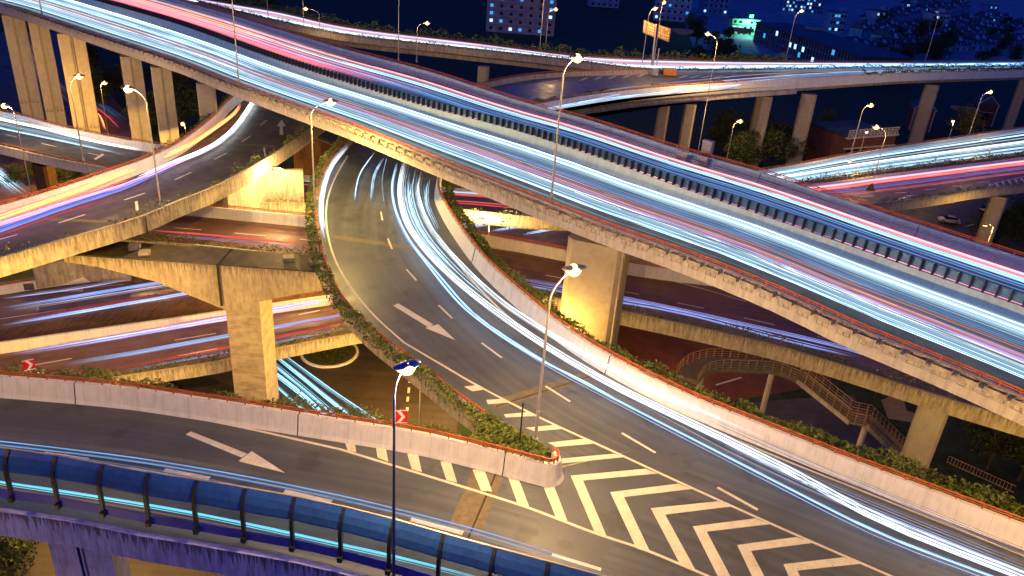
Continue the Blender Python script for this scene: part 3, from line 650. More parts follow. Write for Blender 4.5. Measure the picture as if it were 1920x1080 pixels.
# ---- J: far highway behind
rJ, vJ = viaduct('distant highway at the back with pale pink and white streaks', [(397, -2), (520, 18), (640, 46), (873, 75), (1073, 100), (1273, 109), (1613, 114), (1920, 112)], [(440, 18), (540, 42), (640, 62), (857, 87), (1040, 107), (1207, 127), (1420, 128), (1640, 124), (1920, 121)], ZC - .015, 1.4, 1.0, (60, 60), (50, 60), par=(MC, MC), dp=-2.4, inset=1.2, cut=.5, rails=('o', None), rm=MRAILD)
for i, (x, y) in enumerate([(1243, 192), (1292, 196), (1437, 182), (1517, 178), (1750, 160), (1925, 150), (1090, 205), (700, 110), (900, 125)]):
    c_ = at(x, y, ZC - 2.3); wd = 3.6 if i in (3, 4) else 2.6; pier(vJ, (c_.x + .8, c_.y + 2.2), ZC - (2.45 if i < 7 else 2.6), wd, 2.4, -.2, MCS, cap=(9.5, 2.4, 2.6) if i in (1, 3, 4) else None)
# ---- L, M: lower right roads ; O: their continuation behind the ramp
ZM = 8.0
rL, vL = viaduct('lower right road full of pale blue streaks behind the top viaduct', [('w', 20, 121), (1430, 315), (1613, 283), (1920, 237)], [('w', 22, 112), (1513, 340), (1680, 318), (1920, 289)], ZM, 1.4, .8, (0, 60), (0, 60), par=(MCW, MC), dp=-1.5, rails=('o', None), rm=MRAILD)
rM, vM = viaduct('right hand side road with a red streak and white hatching next to the car park', [('w', -40, 112), ('w', -14, 111), ('w', 10, 113.5), ('w', 32, 122), (1513, 342), (1680, 321), (1920, 292)], [('w', -40, 98.5), (840, 390), (1040, 408), ('w', 32, 109), (1667, 378), (1760, 367), (1850, 353), (1920, 345)], ZM, 1.2, .7, (0, 60), (0, 60), par=(MCW, MC), dp=-1.9, inset=1.6, rails=('o', None), rm=MRAILD)
marks(vM, [(1613, 369, 1638, 367), (1679, 362, 1700, 361), (1734, 356, 1754, 354), (1785, 349, 1804, 348), (1833, 342, 1855, 341)], ZM, .25, [[(1680, 375), (1695, 373), (1713, 366), (1700, 366)]] + [[(1858 + 12 * i, 353 - 2 * i), (1863 + 12 * i, 352 - 2 * i), (1857 + 12 * i, 344 - 2.2 * i), (1853 + 12 * i, 345 - 2.2 * i)] for i in range(8)], ([(1845, 354), (1875, 341), (1920, 331), (1960, 322)],))
c_ = at(1893, 372, ZM - 1.9); pier(vM, (c_.x - 1.0, c_.y + 1.5), ZM - 1.92, 2.6, 2.2, -.3, MC, cap=(8.5, 1.7, 2.4))
# ------------------------------------------------------------------ ground
b = MB(); S = 900
for i in range(24):
    for j in range(24):
        x0, x1 = -S + 2 * S * i / 24, -S + 2 * S * (i + 1) / 24; y0, y1 = -200 + 1500 * j / 24, -200 + 1500 * (j + 1) / 24
        b.face([(x0, y0, ZG - .03), (x1, y0, ZG - .03), (x1, y1, ZG - .03), (x0, y1, ZG - .03)])
g = b.build('ground', MGRASS); tag(g, kind='structure')
def patch(name, pts, mt, h=0, kind='structure', world=False):
    b = MB(); b.face([(V((p[0], p[1], ZG)) if world else at(p[0], p[1], ZG)) + V((0, 0, h)) for p in pts]); o = b.build(name, mt); tag(o, kind=kind); return o
patch('road', [(-200, 1300), (560, 1300), (840, 900), (900, 560), (500, 500), (-200, 700)], MASG, .004)
patch('haze_tinted_ground', [(1250, -60), (2100, -60), (2100, 126), (1640, 126), (1300, 90)], simple('haze_blue_ground', (.17, .22, .34), .9, 0, .45, .15), .01)  # added ground sheet; the quarter's blue night haze is put into its colour
patch('road', [(-40, 60), (110, 60), (260, 240), (330, 330), (330, 420), (-100, 420)], MASR, .004)
patch('road', [(1100, 470), (1500, 470), (1560, 720), (1330, 760), (1100, 660)], simple('red_cycle_path', (.17, .045, .02), .8, 0, .3, .5), .004)
patch('road', [(1540, 480), (1640, 372), (1990, 330), (2100, 560), (1800, 560)], MASG, .006)
patch('path', [(1652, 750), (1672, 742), (1695, 752), (1700, 770), (1738, 782), (1742, 800), (1732, 835), (1715, 820), (1708, 792), (1665, 785)], MSAND, .02)
patch('road', [(1330, 760), (1600, 740), (1680, 880), (1600, 960), (1330, 800)], MASG, .008)
for i, (x0, y0, x1, y1) in enumerate([(767, 705, 766, 720), (766, 725, 765, 740), (764, 745, 763, 758), (763, 763, 762, 775), (1342, 722, 1390, 708), (1850, 408, 1905, 400), (1850, 422, 1905, 414), (1900, 435, 1930, 430)]):
    pass
b = MB(); dashes(b, [(769, 709, 768, 718), (767, 727, 766, 737), (765, 744, 764, 753), (764, 764, 763, 772), (1342, 722, 1390, 708), (1842, 412, 1875, 404), (1885, 416, 1912, 411), (1885, 428, 1912, 422), (1900, 437, 1930, 432), (1810, 425, 1825, 421)], ZG, .3, .02)
b.build('road_markings', MPAINT); tag(bpy.context.scene.objects['road_markings'], kind='structure')
# round kerb island under the carriageway
c_ = at(618, 662, ZG); rr = 3.6; b = MB(); b.loft([[V((c_.x + cc(6.2832 * k / 36) * (rr + u), c_.y + ss(6.2832 * k / 36) * (rr + u), ZG + v)) for u, v in ((.25, 0), (.2, .22), (-.1, .22), (-.1, 0))] for k in range(37)], True)
isl = empty('traffic_island', (c_.x, c_.y, ZG), 'round planted kerb island on the ground below the low carriageway', 'island')
b.build('kerb', MCW, isl); b = MB(); b.face([(c_.x + cc(6.2832 * k / 30) * rr, c_.y + ss(6.2832 * k / 30) * rr, ZG + .12) for k in range(30)]); b.build('soil', MSOIL, isl)
b = MB()
for _ in range(900): a = U(0, 6.28); q = rr * .85 * rnd() ** .5; leafquad(b, V((c_.x + cc(a) * q, c_.y + ss(a) * q, ZG + U(.1, .8))), .16)
b.build('foliage', MTREE, isl)
# ------------------------------------------------------------------ hedges
hedge('hedge', rC.L, rC.nl, -.2, 1.15, .6, 1.5, 95, .17, 'leafy hedge trailing over the inner edge of the curving ramp', 0, int(rC.n * .52))
hedge('hedge', rC.R, rC.nr, .3, 2.0, .2, 1.6, 170, .17, 'green hedge outside the orange rail of the curving ramp', 0, int(rC.n * .5))
hedge('hedge', rS.L, rS.nl, .3, 2.7, .2, 1.7, 260, .18, 'thick green hedge outside the rail of the merging road', 0, 24)
hedge('hedge', rD.L, rD.nl, .3, 2.0, .2, 1.3, 110, .17, 'weedy bushes behind the orange rail of the foreground ramp', 0, int(rD.n * .62), lump=.9)
hedge('hedge', rB.R, rB.nr, -.7, .05, .5, 1.35, 34, .15, 'patchy creepers on the near wall of the left ramp', 0, rB.n, lump=1.1)
hedge('hedge', rB.L, rB.nl, .3, 1.5, .0, 1.5, 40, .2, 'bushes outside the far rail of the left ramp', int(rB.n * .15), int(rB.n * .7))
hedge('hedge', rG.R, rG.nr, -1.3, -.2, .3, 1.15, 50, .16, 'planter hedge along the near edge of the long low road', 0, rG.n, lump=.8)
hedge('hedge', rG.L, rG.nl, .2, 1.0, 1.0, 2.1, 10, .2, 'small shrubs behind the far wall of the long low road', int(rG.n * .3), rG.n, lump=1.6)
hedge('hedge', rE.R, rE.nr, -1.3, -.2, .3, 1.1, 55, .17, 'low bushes on the near edge of the low carriageway', 0, int(rE.n * .7), lump=.8)
hedge('hedge', rH_ := rC.R, rC.nr, -.35, .25, 1.2, 2.2, 40, .24, 'dark creepers along the near edge of the far merging road', int(rC.n * .62), rC.n, lump=.6)
hedge('hedge', rJ.L, rJ.nl, .1, 2.5, .2, 2.6, 26, .4, 'dim bushes along the far rail of the distant highway', int(rJ.n * .1), int(rJ.n * .62))
hedge('hedge', rJ.R, rJ.nr, -.3, .3, .6, 1.3, 26, .22, 'creepers on the near wall of the distant highway', 0, rJ.n)
hedge('hedge', rL.R, rL.nr, -.3, .5, .6, 1.5, 26, .2, 'dark weeds between the two lower right roads', 0, rL.n)
hedge('hedge', rM.R, rM.nr, -.5, .2, .5, 1.1, 26, .17, 'creepers along the near edge of the right side road', 0, rM.n, lump=1.0)
# weeds filling the gap between D and the ground beneath (gore bed)
b = MB()
for _ in range(2600):
    q = rnd(); s = rnd(); p = DF.at(q * tD).lerp(CL.at(q * tC), s); leafquad(b, V((p.x, p.y, ZC + 1.0 + U(0, 1.0) * (1 - .3 * s))), .16)
tag(b.build('planter_weeds', MHEDGE), 'dry green weeds in the pointed bed between the two walls', 'weeds', None, 'stuff')
# ------------------------------------------------------------------ lamps
def vis_h(base, py):
    lo, hi = base.z, HC + 60
    for _ in range(40):
        md = (lo + hi) / 2; v = V((base.x, base.y, md - HC)); y = 540 - FPX * CY.dot(v) / FW.dot(v)
        if y > py: lo = md
        else: hi = md
    return lo
def atd(px, py, dep): return V((0, 0, HC)) + dep * ((px - 960) / FPX * CX - (py - 540) / FPX * CY + FW)
WARM = (1, .60, .22)
def lamp(bx, by, z, ty, hx, hy, label, pw=5200, lit=True, mp=None, mh=None, r=.11, col=WARM, lens=None, group='street lamps along the elevated roads', hs=1.25, down=False):
    base = at(bx, by, z); zt = vis_h(base, ty); zl = base.z
    if down: base.z = ZG
    t = empty('street_lamp', base, label, 'street lamp', group)
    top = V((base.x, base.y, zt)); dep = FW.dot(top - V((0, 0, HC))); hd = atd(hx, hy, dep); a = hd - top
    mp = mp or MPOLE; mh = mh or MHEAD
    b = MB(); b.tube([base + V((0, 0, -.05)), base + V((0, 0, .5))], r * 1.7, 8); b.tube([base + V((0, 0, .4)), V((base.x, base.y, zt - .6))], r, 8, True, r * .62); b.tube([V((base.x, base.y, base.z + (zt - base.z) * .22)), V((base.x, base.y, base.z + (zt - base.z) * .22 + .18))], r * 1.25, 8); b.build('pole', mp, t)
    q0 = V((base.x, base.y, zt - .7)); q1 = V((base.x, base.y, zt - .2)) + a * .1; q2 = top + a * .45 + V((0, 0, .12)); q3 = hd + V((0, 0, .08))
    b = MB(); b.tube(catmull([q0, q1, q2, q3], 5), r * .6, 6, True, r * .42); b.build('arm', mp, t)
    dr = V((a.x, a.y, 0)).normalized() if V((a.x, a.y, 0)).length > .1 else V((1, 0, 0)); sd = V((-dr.y, dr.x, 0)); rings = []
    for k, wd, hh in ((-.62, .09, .06), (-.4, .17, .12), (0, .27, .17), (.35, .25, .14), (.62, .12, .07)):
        rings.append([hd + dr * k * hs + sd * cc(g) * wd * hs + V((0, 0, .1 + ss(g) * hh * hs)) for g in [6.2832 * i / 10 for i in range(10)]])
    b = MB(); b.loft(rings, True, caps=True); h = b.build('lamp_head', mh, t, True)
    b = MB(); rings = []
    for k in range(7):
        f = k / 6; rr = .36 * hs * ss(math.pi * min(.98, max(.02, f))) ; rings.append([hd + dr * (f - .5) * .9 * hs + sd * cc(g) * rr + V((0, 0, -.06 + ss(g) * rr * .9)) for g in [6.2832 * i / 10 for i in range(10)]])
    b.loft(rings, True, caps=True); ln = b.build('lamp_glass', (lens or MLAMP) if lit else MWHT, None, True); ln.parent = h; ln.matrix_parent_inverse = h.matrix_parent_inverse.copy() if False else ln.matrix_parent_inverse; ln.matrix_basis = Matrix.Translation(-base) @ Matrix.Identity(4) if False else ln.matrix_basis
    if lit and pw:
        l = bpy.data.lights.new('lamp_light', 'POINT'); l.energy = pw; l.color = col; l.shadow_soft_size = .3
        o = bpy.data.objects.new('lamp_light', l); C.objects.link(o); o.location = hd + V((0, 0, -.55)); 
    return t
lamp(1003, 832, ZC + 1, 545, 1076, 505, 'tall lamp standing on the pointed nose between the two ramps', 11000)
lamp(738, 1108, ZC + .9, 720, 763, 688, 'dark blue lamp post rising in front of the noise barrier', 10500, True, MPOLEB, MHEADB, .09, lens=MLAMP, hs=1.05)
lamp(1033, 378, ZA + .6, 128, 1083, 108, 'lamp post on the near rail of the top viaduct at its middle', 5500)
lamp(448, 157, ZA + .6, -95, 480, -115, 'lamp post on the top viaduct near the left, its head above the picture', 3000)
lamp(79, 27, ZA + .6, -150, 95, -165, 'lamp post at the top left corner of the top viaduct', 2500)
lamp(302, 390, ZC + .8, 180, 240, 166, 'lamp post on the near wall of the left curving ramp, leaning over its orange streak', 11000)
lamp(157, 302, ZK + .8, 155, 148, 143, 'lamp post on the lower far left road in front of the twin piers', 3500)
lamp(54, 338, 4, 205, 8, 198, 'lamp post at the left edge over the far left road', 5500, down=True)
lamp(591, 398, ZC + .9, 205, 620, 191, 'lamp post beside the top viaduct wall, glowing over its near edge', 13000, col=(1, .66, .16))
lamp(541, 388, ZGd, 320, 517, 315, 'short lamp over the pale lit wall between the two ramps', 4200, hs=.8)
lamp(600, 71, ZC, 22, 573, 16, 'leftmost glowing lamp on the distant highway', 3500)
lamp(570, 55, ZC, -60, 575, -70, 'bare pole left of the first glowing highway lamp', 0, False)
lamp(503, 38, ZC, -60, 510, -70, 'thin bare pole furthest left on the distant highway', 0, False)
lamp(747, 112, ZC, -60, 752, -70, 'bare grey pole between the two leftmost glowing highway lamps', 0, False)
lamp(781, 116, ZC, 48, 801, 43, 'second glowing lamp from the left on the distant highway', 3500)
lamp(1012, 90, ZC, -60, 1020, -70, 'bare pole left of the lamp in front of the apartment block', 0, False)
lamp(1022, 97, ZC, 22, 1042, 17, 'glowing lamp in front of the apartment block', 3500)
lamp(1203, 126, ZC, 22, 1228, 16, 'lamp just left of the two tan sign boards', 1600)
lamp(1224, 128, ZC, 8, 1245, 4, 'lamp behind the sign mast at the merge of the far roads', 1600)
lamp(1310, 276, 3, 74, 1327, 63, 'very tall lamp behind the top viaduct right of the tan boards', 16000, down=True)
lamp(1472, 117, ZC, 28, 1503, 20, 'lamp on the distant highway before the glazed hall', 4000)
lamp(1735, 114, ZC, 28, 1757, 22, 'unlit thin pole on the distant highway before the rows of houses', 0, False)
lamp(1363, 297, 2, 232, 1388, 227, 'small starry lamp between far piers in the dark', 5000, down=True)
lamp(1595, 290, ZM, 202, 1633, 197, 'lamp in front of the red brick house on the lower right road', 3500)
lamp(1635, 345, ZM, 247, 1643, 238, 'dark lamp post with a yellow triangle sign on the lower right road', 2500, r=.09)
lamp(1612, 288, ZM - 3, 252, 1625, 247, 'small pinkish lamp beside the red brick house', 1200, lens=MLAMPW, col=(1, .6, .5), hs=.9, down=True)
lamp(1815, 258, ZM, 178, 1857, 172, 'lamp at the far right above the lower right road', 3500)
lamp(1778, 262, ZM - 3, 232, 1787, 227, 'small lamp lighting the yellow tree', 2500, lens=MLAMPW, hs=.9, down=True)
lamp(1607, 332, ZM, 306, 1593, 302, 'short lamp at the left on the pale blue streaked road', 900, lens=MLAMPW, hs=.8)
lamp(1853, 292, ZM, 266, 1843, 261, 'short lamp at the right on the pale blue streaked road', 900, lens=MLAMPW, hs=.8)
lamp(200, 235, -3, 160, 196, 155, 'small glowing lamp among the trees between the tall twin piers', 2500, down=True)
lamp(350, 262, -3, 237, 343, 232, 'low lamp among the bushes behind the left ramp', 2000, down=True)
lamp(916, 450, 6, 410, 901, 411, 'small lamp before the glowing yellow wall behind the ramp', 9000, hs=.8, down=True)
# the same rows carry on beyond the frame and under the decks
def plain_lamp(p, h, label, pw, hd=(1.6, 0)):
    t = empty('street_lamp', p, label, 'street lamp', 'street lamps under and beyond the ramps'); p = V(p)
    b = MB(); b.tube([p, p + V((0, 0, h))], .1, 8, True, .07); b.build('pole', MPOLE, t)
    b = MB(); b.tube([p + V((0, 0, h - .1)), p + V((hd[0] * .6, hd[1] * .6, h + .25)), p + V((hd[0], hd[1], h + .2))], .05, 6); b.build('arm', MPOLE, t)
    q = p + V((hd[0], hd[1], h + .15)); b = MB(); b.box(q, (.8, .35, .16), math.atan2(hd[1], hd[0]), .8); k = b.build('lamp_head', MHEAD, t)
    b = MB(); b.box(q - V((0, 0, .13)), (.6, .25, .1), math.atan2(hd[1], hd[0]), 1); g = b.build('lamp_glass', MLAMP, None); g.parent = k
    l = bpy.data.lights.new('lamp_light', 'POINT'); l.energy = pw; l.color = (1, .56, .11); l.shadow_soft_size = .3
    o = bpy.data.objects.new('lamp_light', l); C.objects.link(o); o.location = q - V((0, 0, .5))
p = at(790, 650, 5); plain_lamp((p.x, p.y, ZG), 12.6, 'ground lamp hidden under the curving ramp', 22000, (-1.4, 0))
plain_lamp((3.2, 64.6, ZG), 19.8, 'lamp between the middle ramp and the wide pier', 3200, (.8, 0))
plain_lamp((-36, 30, ZC), 12, 'lamp beyond the left end of the foreground ramp', 3500, (1, 1))
plain_lamp((31, 25, ZC), 12, 'lamp beyond the right edge of the merging road', 8000, (0, 2))
plain_lamp((44, 42, ZG), 17, 'ground lamp right of the footbridge', 4500, (-1, 1))
plain_lamp((-42, 56, ZG), 16, 'ground lamp left of the hammerhead pier', 16000, (1.5, 0))
plain_lamp((-30, 94, ZG), 14, 'lamp beneath the left ramp', 3000, (1.5, 0))
plain_lamp((-62, 116, ZG), 14, 'lamp among the tall twin piers', 11000, (1.5, 0))
plain_lamp((-88, 136, ZG), 14, 'lamp at the foot of the leftmost piers', 12000, (1.5, 0))
plain_lamp((80, 124, ZG), 13, 'lamp in the car park under the side road', 3000, (-1.5, 0))
plain_lamp((-30, 22, ZG), 14, 'ground lamp below the blue barrier', 3000, (-1.5, 0))
# ------------------------------------------------------------------ light trails
def trails(label, fill):
    b = MB(); fill(b); o = b.build('light_trails', MTRAIL); tag(o, label, 'light trails', None, 'stuff'); return o
def fA(b):
    tm = .50
    def near(t): 
        def f(q, o):
            a = A.pos(q, 0); c_ = Am.at(q); c_ = V((c_.x, c_.y, ZA)); # lane position between near rail and median
            r = A.pos(q, 1); L_ = (a - r).length
            # project the median to this cross line by its share
            k = MT(q); p = a.lerp(r, (t * k)) ; n = (r - a).normalized(); return p + n * o + V((0, 0, .7))
        return f
    def far(t):
        def f(q, o):
            a = A.pos(q, 0); r = A.pos(q, 1); k = MT(q); n = (r - a).normalized(); return a.lerp(r, k + (1 - k) * t) + n * o + V((0, 0, .7))
        return f
    # near carriageway: s runs from top left (0) to bottom right (1)
    bundle(b, near(.22), 6, .7, .035, WB, 1.9, 0, 1, .02, 40); bundle(b, near(.34), 7, .8, .035, WW, 2.4, 0, 1, .02, 40)
    bundle(b, near(.42), 9, .9, .035, SA, .8, .45, 1, .05, 40); bundle(b, near(.40), 5, .8, .035, VI, 1.0, .2, 1, .1, 40)
    bundle(b, near(.74), 16, 2.0, .035, WB, 1.6, 0, 1, .02, 40); bundle(b, near(.78), 5, .7, .035, WW, 2.6, 0, 1, .02, 40)
    bundle(b, near(.55), 8, 2.6, .03, BL, .7, 0, 1, .2, 40); bundle(b, near(.5), 16, 7.5, .035, WB, 1.0, 0, .8, .25, 40)
    bundle(b, near(.5), 24, 8.5, .045, WB, 2.0, 0, .55, .15, 34); bundle(b, near(.3), 11, 3.0, .04, WB, 1.4, 0, .7, .2, 34)
    bundle(b, near(.12), 5, 1.0, .03, WB, .9, 0, .8, .3, 30)
    for t_, w_, c_, k_ in ((.28, 3.0, WB, .55), (.42, 3.2, SA, .42), (.55, 3.5, (.3, .5, .95), .4), (.74, 3.6, WB, .75)): bundle(b, near(t_), 15, w_, .05, c_, k_, 0, 1, .12, 36)
    bundle(b, far(.68), 14, 3.4, .05, (1, .4, .5), .5, 0, 1, .2, 36); bundle(b, far(.35), 14, 4.5, .05, (.12, .3, .8), .35, .3, 1, .2, 36)
    bundle(b, far(.5), 22, 8.5, .05, (1, .5, .62), .9, 0, .5, .35, 30); bundle(b, far(.35), 16, 5, .05, (1, .14, .2), 1.5, 0, .52, .4, 30)
    bundle(b, far(.10), 5, .35, .05, PK, 3.0, .25, 1, .02, 40); bundle(b, far(.60), 8, .8, .035, BL, 2.4, .5, 1, .06, 40); bundle(b, far(.60), 4, .7, .03, WB, 2.0, .3, 1, .2, 40)
    bundle(b, far(.72), 8, .8, .045, PK, 2.2, .2, 1, .05, 40); bundle(b, far(.71), 4, .5, .035, SA, 1.8, .2, 1, .05, 40)
    bundle(b, far(.4), 26, 6.5, .05, (1, .32, .46), 1.3, 0, .62, .3, 34); bundle(b, far(.3), 14, 3.4, .06, RD, 2.4, 0, .58, .3, 34); bundle(b, far(.6), 8, 3, .04, OR, 2.5, .1, .6, .4, 30)
    bundle(b, far(.75), 14, 4.0, .05, (.95, .66, .85), .9, 0, .55, .3, 30); bundle(b, far(.45), 10, 5, .03, BL, .9, .35, 1, .3, 40)
def MT_table():
    tab = []
    for i in range(41):
        q = i / 40; a = A.pos(q, 0); r = A.pos(q, 1); best = min(range(601), key=lambda j: abs(((Am.at(j / 600) - a).xy.to_3d()).cross((r - a).normalized()).z))
        m_ = Am.at(best / 600); tab.append(max(.2, min(.8, (V((m_.x, m_.y, ZA)) - a).dot(r - a) / (r - a).length_squared)))
    return tab
MTT = MT_table()
for _ in range(4): MTT = [(MTT[max(0, i - 1)] + MTT[i] * 2 + MTT[min(40, i + 1)]) / 4 for i in range(41)]
def MT(q):
    x = max(0, min(39.999, q * 40)); i = int(x); return MTT[i] + (MTT[i + 1] - MTT[i]) * (x - i)
print('MT', [round(x, 2) for x in MTT])
trails('long white, blue, pink and red light streaks streaming along the top viaduct', fA)
def pxf(pts, z=ZC + .7, e0=0, e1=0): return fcurve(pxc(pts, z, e0, e1))
def fC(b):
    bundle(b, pxf([(760, 300), (750, 360), (768, 427), (830, 503), (923, 580), (1020, 647), (1140, 718), (1280, 787), (1467, 877), (1647, 973), (1913, 1080)], e0=0, e1=20), 9, .95, .03, WW, 2.4, 0, 1, .03, 40)
    bundle(b, pxf([(792, 315), (783, 360), (810, 433), (867, 500), (940, 567), (1023, 623), (1190, 718), (1330, 783), (1480, 850)], e0=0), 7, .6, .03, WW, 1.9, 0, 1, .12, 40)
    bundle(b, pxf([(745, 305), (735, 360), (760, 440), (825, 520), (890, 592), (1012, 675), (1087, 717), (1280, 817), (1467, 913), (1647, 1003), (1847, 1080)], e1=20), 4, .35, .028, (.2, .45, 1), 2.4, 0, 1, .03, 40)
    bundle(b, pxf([(745, 305), (735, 360), (755, 430), (813, 515), (880, 590), (1000, 672), (1100, 722), (1220, 790)], e1=0), 4, .35, .028, WB, 1.8, 0, 1, .05, 40)
    bundle(b, pxf([(775, 310), (768, 360), (790, 430), (850, 503), (930, 573)]), 12, 2.2, .035, WB, 2.0, 0, 1, .3, 30)
    bundle(b, pxf([(805, 325), (800, 380), (825, 440)]), 5, .8, .03, WB, 1.6, 0, 1, .3, 20)
    bundle(b, pxf([(655, 270), (622, 312), (606, 360), (603, 405), (612, 455)], ZC + .9), 9, .7, .04, WW, 1.6, 0, 1, .12, 24)  # reflection of the trails on the inner wall, built as glowing tubes
    bundle(b, pxf([(704, 285), (676, 325), (667, 358), (665, 380)]), 3, .25, .045, WB, 1.8, 0, 1, .1, 16)
    bundle(b, pxf([(720, 294), (702, 330), (696, 380)]), 3, .25, .045, WB, 1.8, 0, 1, .1, 16); bundle(b, pxf([(725, 300), (717, 340), (720, 378)]), 1, .1, .04, WB, 1.5, 0, 1, 0, 16)
    bundle(b, pxf([(1180, 735), (1400, 850), (1600, 940), (1900, 1062)], e1=10), 10, 1.5, .03, (.5, .62, 1), .9, 0, 1, .35, 30)
    bundle(b, pxf([(1250, 750), (1400, 818), (1600, 905), (1900, 1030)], e1=10), 5, .5, .025, (.5, .5, .8), .5, 0, 1, .5, 30)
    # far merging road H
    H = lambda t: froad(rC, t)
    q0 = near_t(Curve(rC.R, False), at(985, 196, ZC + 1.9)) * .97
    bundle(b, H(.84), 6, 1.0, .05, WB, 1.9, q0, 1, .04, 60); bundle(b, H(.68), 5, .9, .045, WB, 1.2, q0, 1, .08, 60); bundle(b, H(.54), 4, .7, .045, (.6, .65, 1), .9, q0, 1, .08, 60); bundle(b, H(.4), 4, 1.4, .04, (.8, .6, .6), .5, q0, 1, .1, 60); bundle(b, H(.6), 8, 6, .04, BL, .8, .6, 1, .2, 50)
trails('dense white streaks curving down the outer lane of the ramp', fC)
def fD(b):
    bundle(b, pxf([(-60, 826), (0, 832), (300, 870), (633, 933), (900, 1000), (1100, 1062), (1200, 1095)], e0=20), 3, .25, .025, BL, .8, 0, 1, .04, 30)
    bundle(b, pxf([(-60, 838), (0, 846), (300, 890), (633, 957), (800, 997), (960, 1045)], e0=20), 9, .7, .03, (.35, .5, 1), .6, 0, 1, .12, 30)
    bundle(b, pxf([(-60, 898), (0, 906), (350, 962), (633, 1022), (790, 1058), (930, 1096), (1000, 1116)], e0=20), 4, .3, .03, (.2, .8, 1), 1.6, 0, 1, .03, 30)
    bundle(b, pxf([(0, 916), (350, 974), (633, 1034), (870, 1092)], e0=20), 1, .1, .03, OR, .7, 0, 1, .03, 30)
    bundle(b, pxf([(560, 950), (790, 1003), (1000, 1055), (1200, 1110)]), 8, 1.6, .02, (.7, .6, .8), .35, 0, 1, .3, 30)
trails('thin blue and cyan streaks along the near lane behind the noise barrier', fD)
def fB(b):
    bundle(b, pxf([(500, 150), (480, 180), (470, 197), (433, 247), (390, 278), (333, 302), (233, 342), (130, 372), (0, 418)], e1=20), 9, 1.3, .06, WW, 3.6, 0, .62, .04, 34)
    bundle(b, pxf([(453, 192), (440, 212), (400, 243), (350, 275), (300, 297), (220, 330), (150, 357), (0, 409)], e1=20), 6, .5, .055, OR, 3.4, 0, 1, .03, 34)
    bundle(b, pxf([(433, 247), (390, 278), (333, 304), (233, 346), (130, 378), (0, 420)], e1=20), 7, .8, .045, (.8, .35, 1), 2.0, .1, 1, .06, 34)
    bundle(b, pxf([(333, 308), (233, 352), (130, 386), (0, 432)], e1=20), 7, .8, .045, (.15, .25, 1), 1.2, 0, 1, .2, 30); bundle(b, pxf([(400, 240), (300, 290), (150, 352), (0, 402)], e1=20), 6, .9, .04, SA, 1.2, 0, 1, .2, 30)
    bundle(b, pxf([(260, 330), (100, 384), (0, 415)], e1=20), 4, .5, .05, RD, 2.6, 0, 1, .1, 30); bundle(b, pxf([(230, 366), (120, 400), (0, 442)], e1=20), 2, .3, .03, RD, .6, 0, 1, .1, 30)
trails('orange, white and violet streaks bending along the left ramp', fB)
def fG(b):
    f = pxf([(930, 514), (1023, 532), (1200, 566), (1400, 610), (1590, 655), (1700, 690)], ZGd + .7, 0, 20); bundle(b, f, 5, .35, .03, (.3, .35, 1), 1.0, 0, 1, .05, 30)
    f = pxf([(930, 524), (1100, 556), (1280, 588), (1480, 640), (1625, 675)], ZGd + .7); bundle(b, f, 5, .4, .03, (.3, .4, 1), .9, 0, 1, .05, 30)
    bundle(b, pxf([(270, 433), (400, 443), (590, 462)], ZGd + .7), 4, .6, .03, RD, .8, 0, 1, .05, 20); bundle(b, pxf([(300, 442), (400, 450), (590, 470)], ZGd + .7), 3, .5, .03, (.5, .35, .8), .5, 0, 1, .05, 20)
trails('faint violet streaks along the long low road', fG)
def fE(b):
    for p, n, sp_, c_, s_ in (([(0, 560), (150, 540), (250, 522)], 5, .6, (.5, .5, .9), .7), ([(0, 580), (180, 550), (290, 532), (480, 502)], 6, .5, (.25, .4, 1), 1.3), ([(0, 587), (180, 558), (300, 539), (480, 510)], 4, .5, (.7, .6, .8), .8), ([(0, 610), (150, 585), (330, 554), (480, 528)], 8, .7, (.3, .45, 1), 1.7), ([(0, 604), (150, 578), (300, 554), (480, 524)], 5, .5, RD, .5), ([(0, 670), (120, 650), (320, 616), (410, 600), (560, 573), (680, 552)], 7, .55, (.35, .38, 1), 2.2), ([(200, 638), (320, 612), (410, 597), (640, 556)], 3, .3, PK, 1.5), ([(110, 685), (250, 662), (410, 633), (560, 606), (690, 583)], 8, .8, (.35, .5, .9), .9), ([(200, 695), (320, 672), (410, 655), (640, 608), (700, 597)], 4, .3, RD, .8), ([(215, 700), (320, 680), (410, 664), (640, 618), (700, 606)], 4, .3, (.25, .4, 1), .8), ([(500, 618), (640, 592), (690, 585)], 5, .5, (.6, .3, .8), .8)):
        bundle(b, pxf(p, ZE + .6), n, sp_, .035, c_, s_, 0, 1, .06, 16)
    for p in ([(850, 432), (900, 421), (960, 415)], [(915, 434), (980, 424), (1030, 418)], [(975, 441), (1040, 430), (1075, 424)], [(860, 424), (920, 418)]): bundle(b, pxf(p, ZE + .5), 7, .8, .04, (.45, .6, 1), 1.7, 0, 1, .15, 10)
trails('blue and red streaks along the low double carriageway', fE)
def fK(b):
    bundle(b, pxf([(-40, 212), (0, 224), (100, 246), (160, 262), (270, 284)], ZK + .6, 30), 10, 1.5, .06, WW, 2.6, 0, 1, .03, 24); bundle(b, pxf([(-40, 206), (0, 216), (100, 238), (220, 268)], ZK + .6, 30), 7, 1.0, .05, WB, 1.3, 0, 1, .1, 24)
    bundle(b, pxf([(-40, 230), (0, 241), (100, 262), (240, 292)], ZK + .6, 30), 3, .3, .05, WB, 1.8, 0, 1, .05, 24); bundle(b, pxf([(-40, 222), (0, 232), (100, 254), (240, 283)], ZK + .6, 30), 5, .9, .04, WB, .9, 0, 1, .2, 24)
trails('pale blue streaks on the far left lower road', fK)
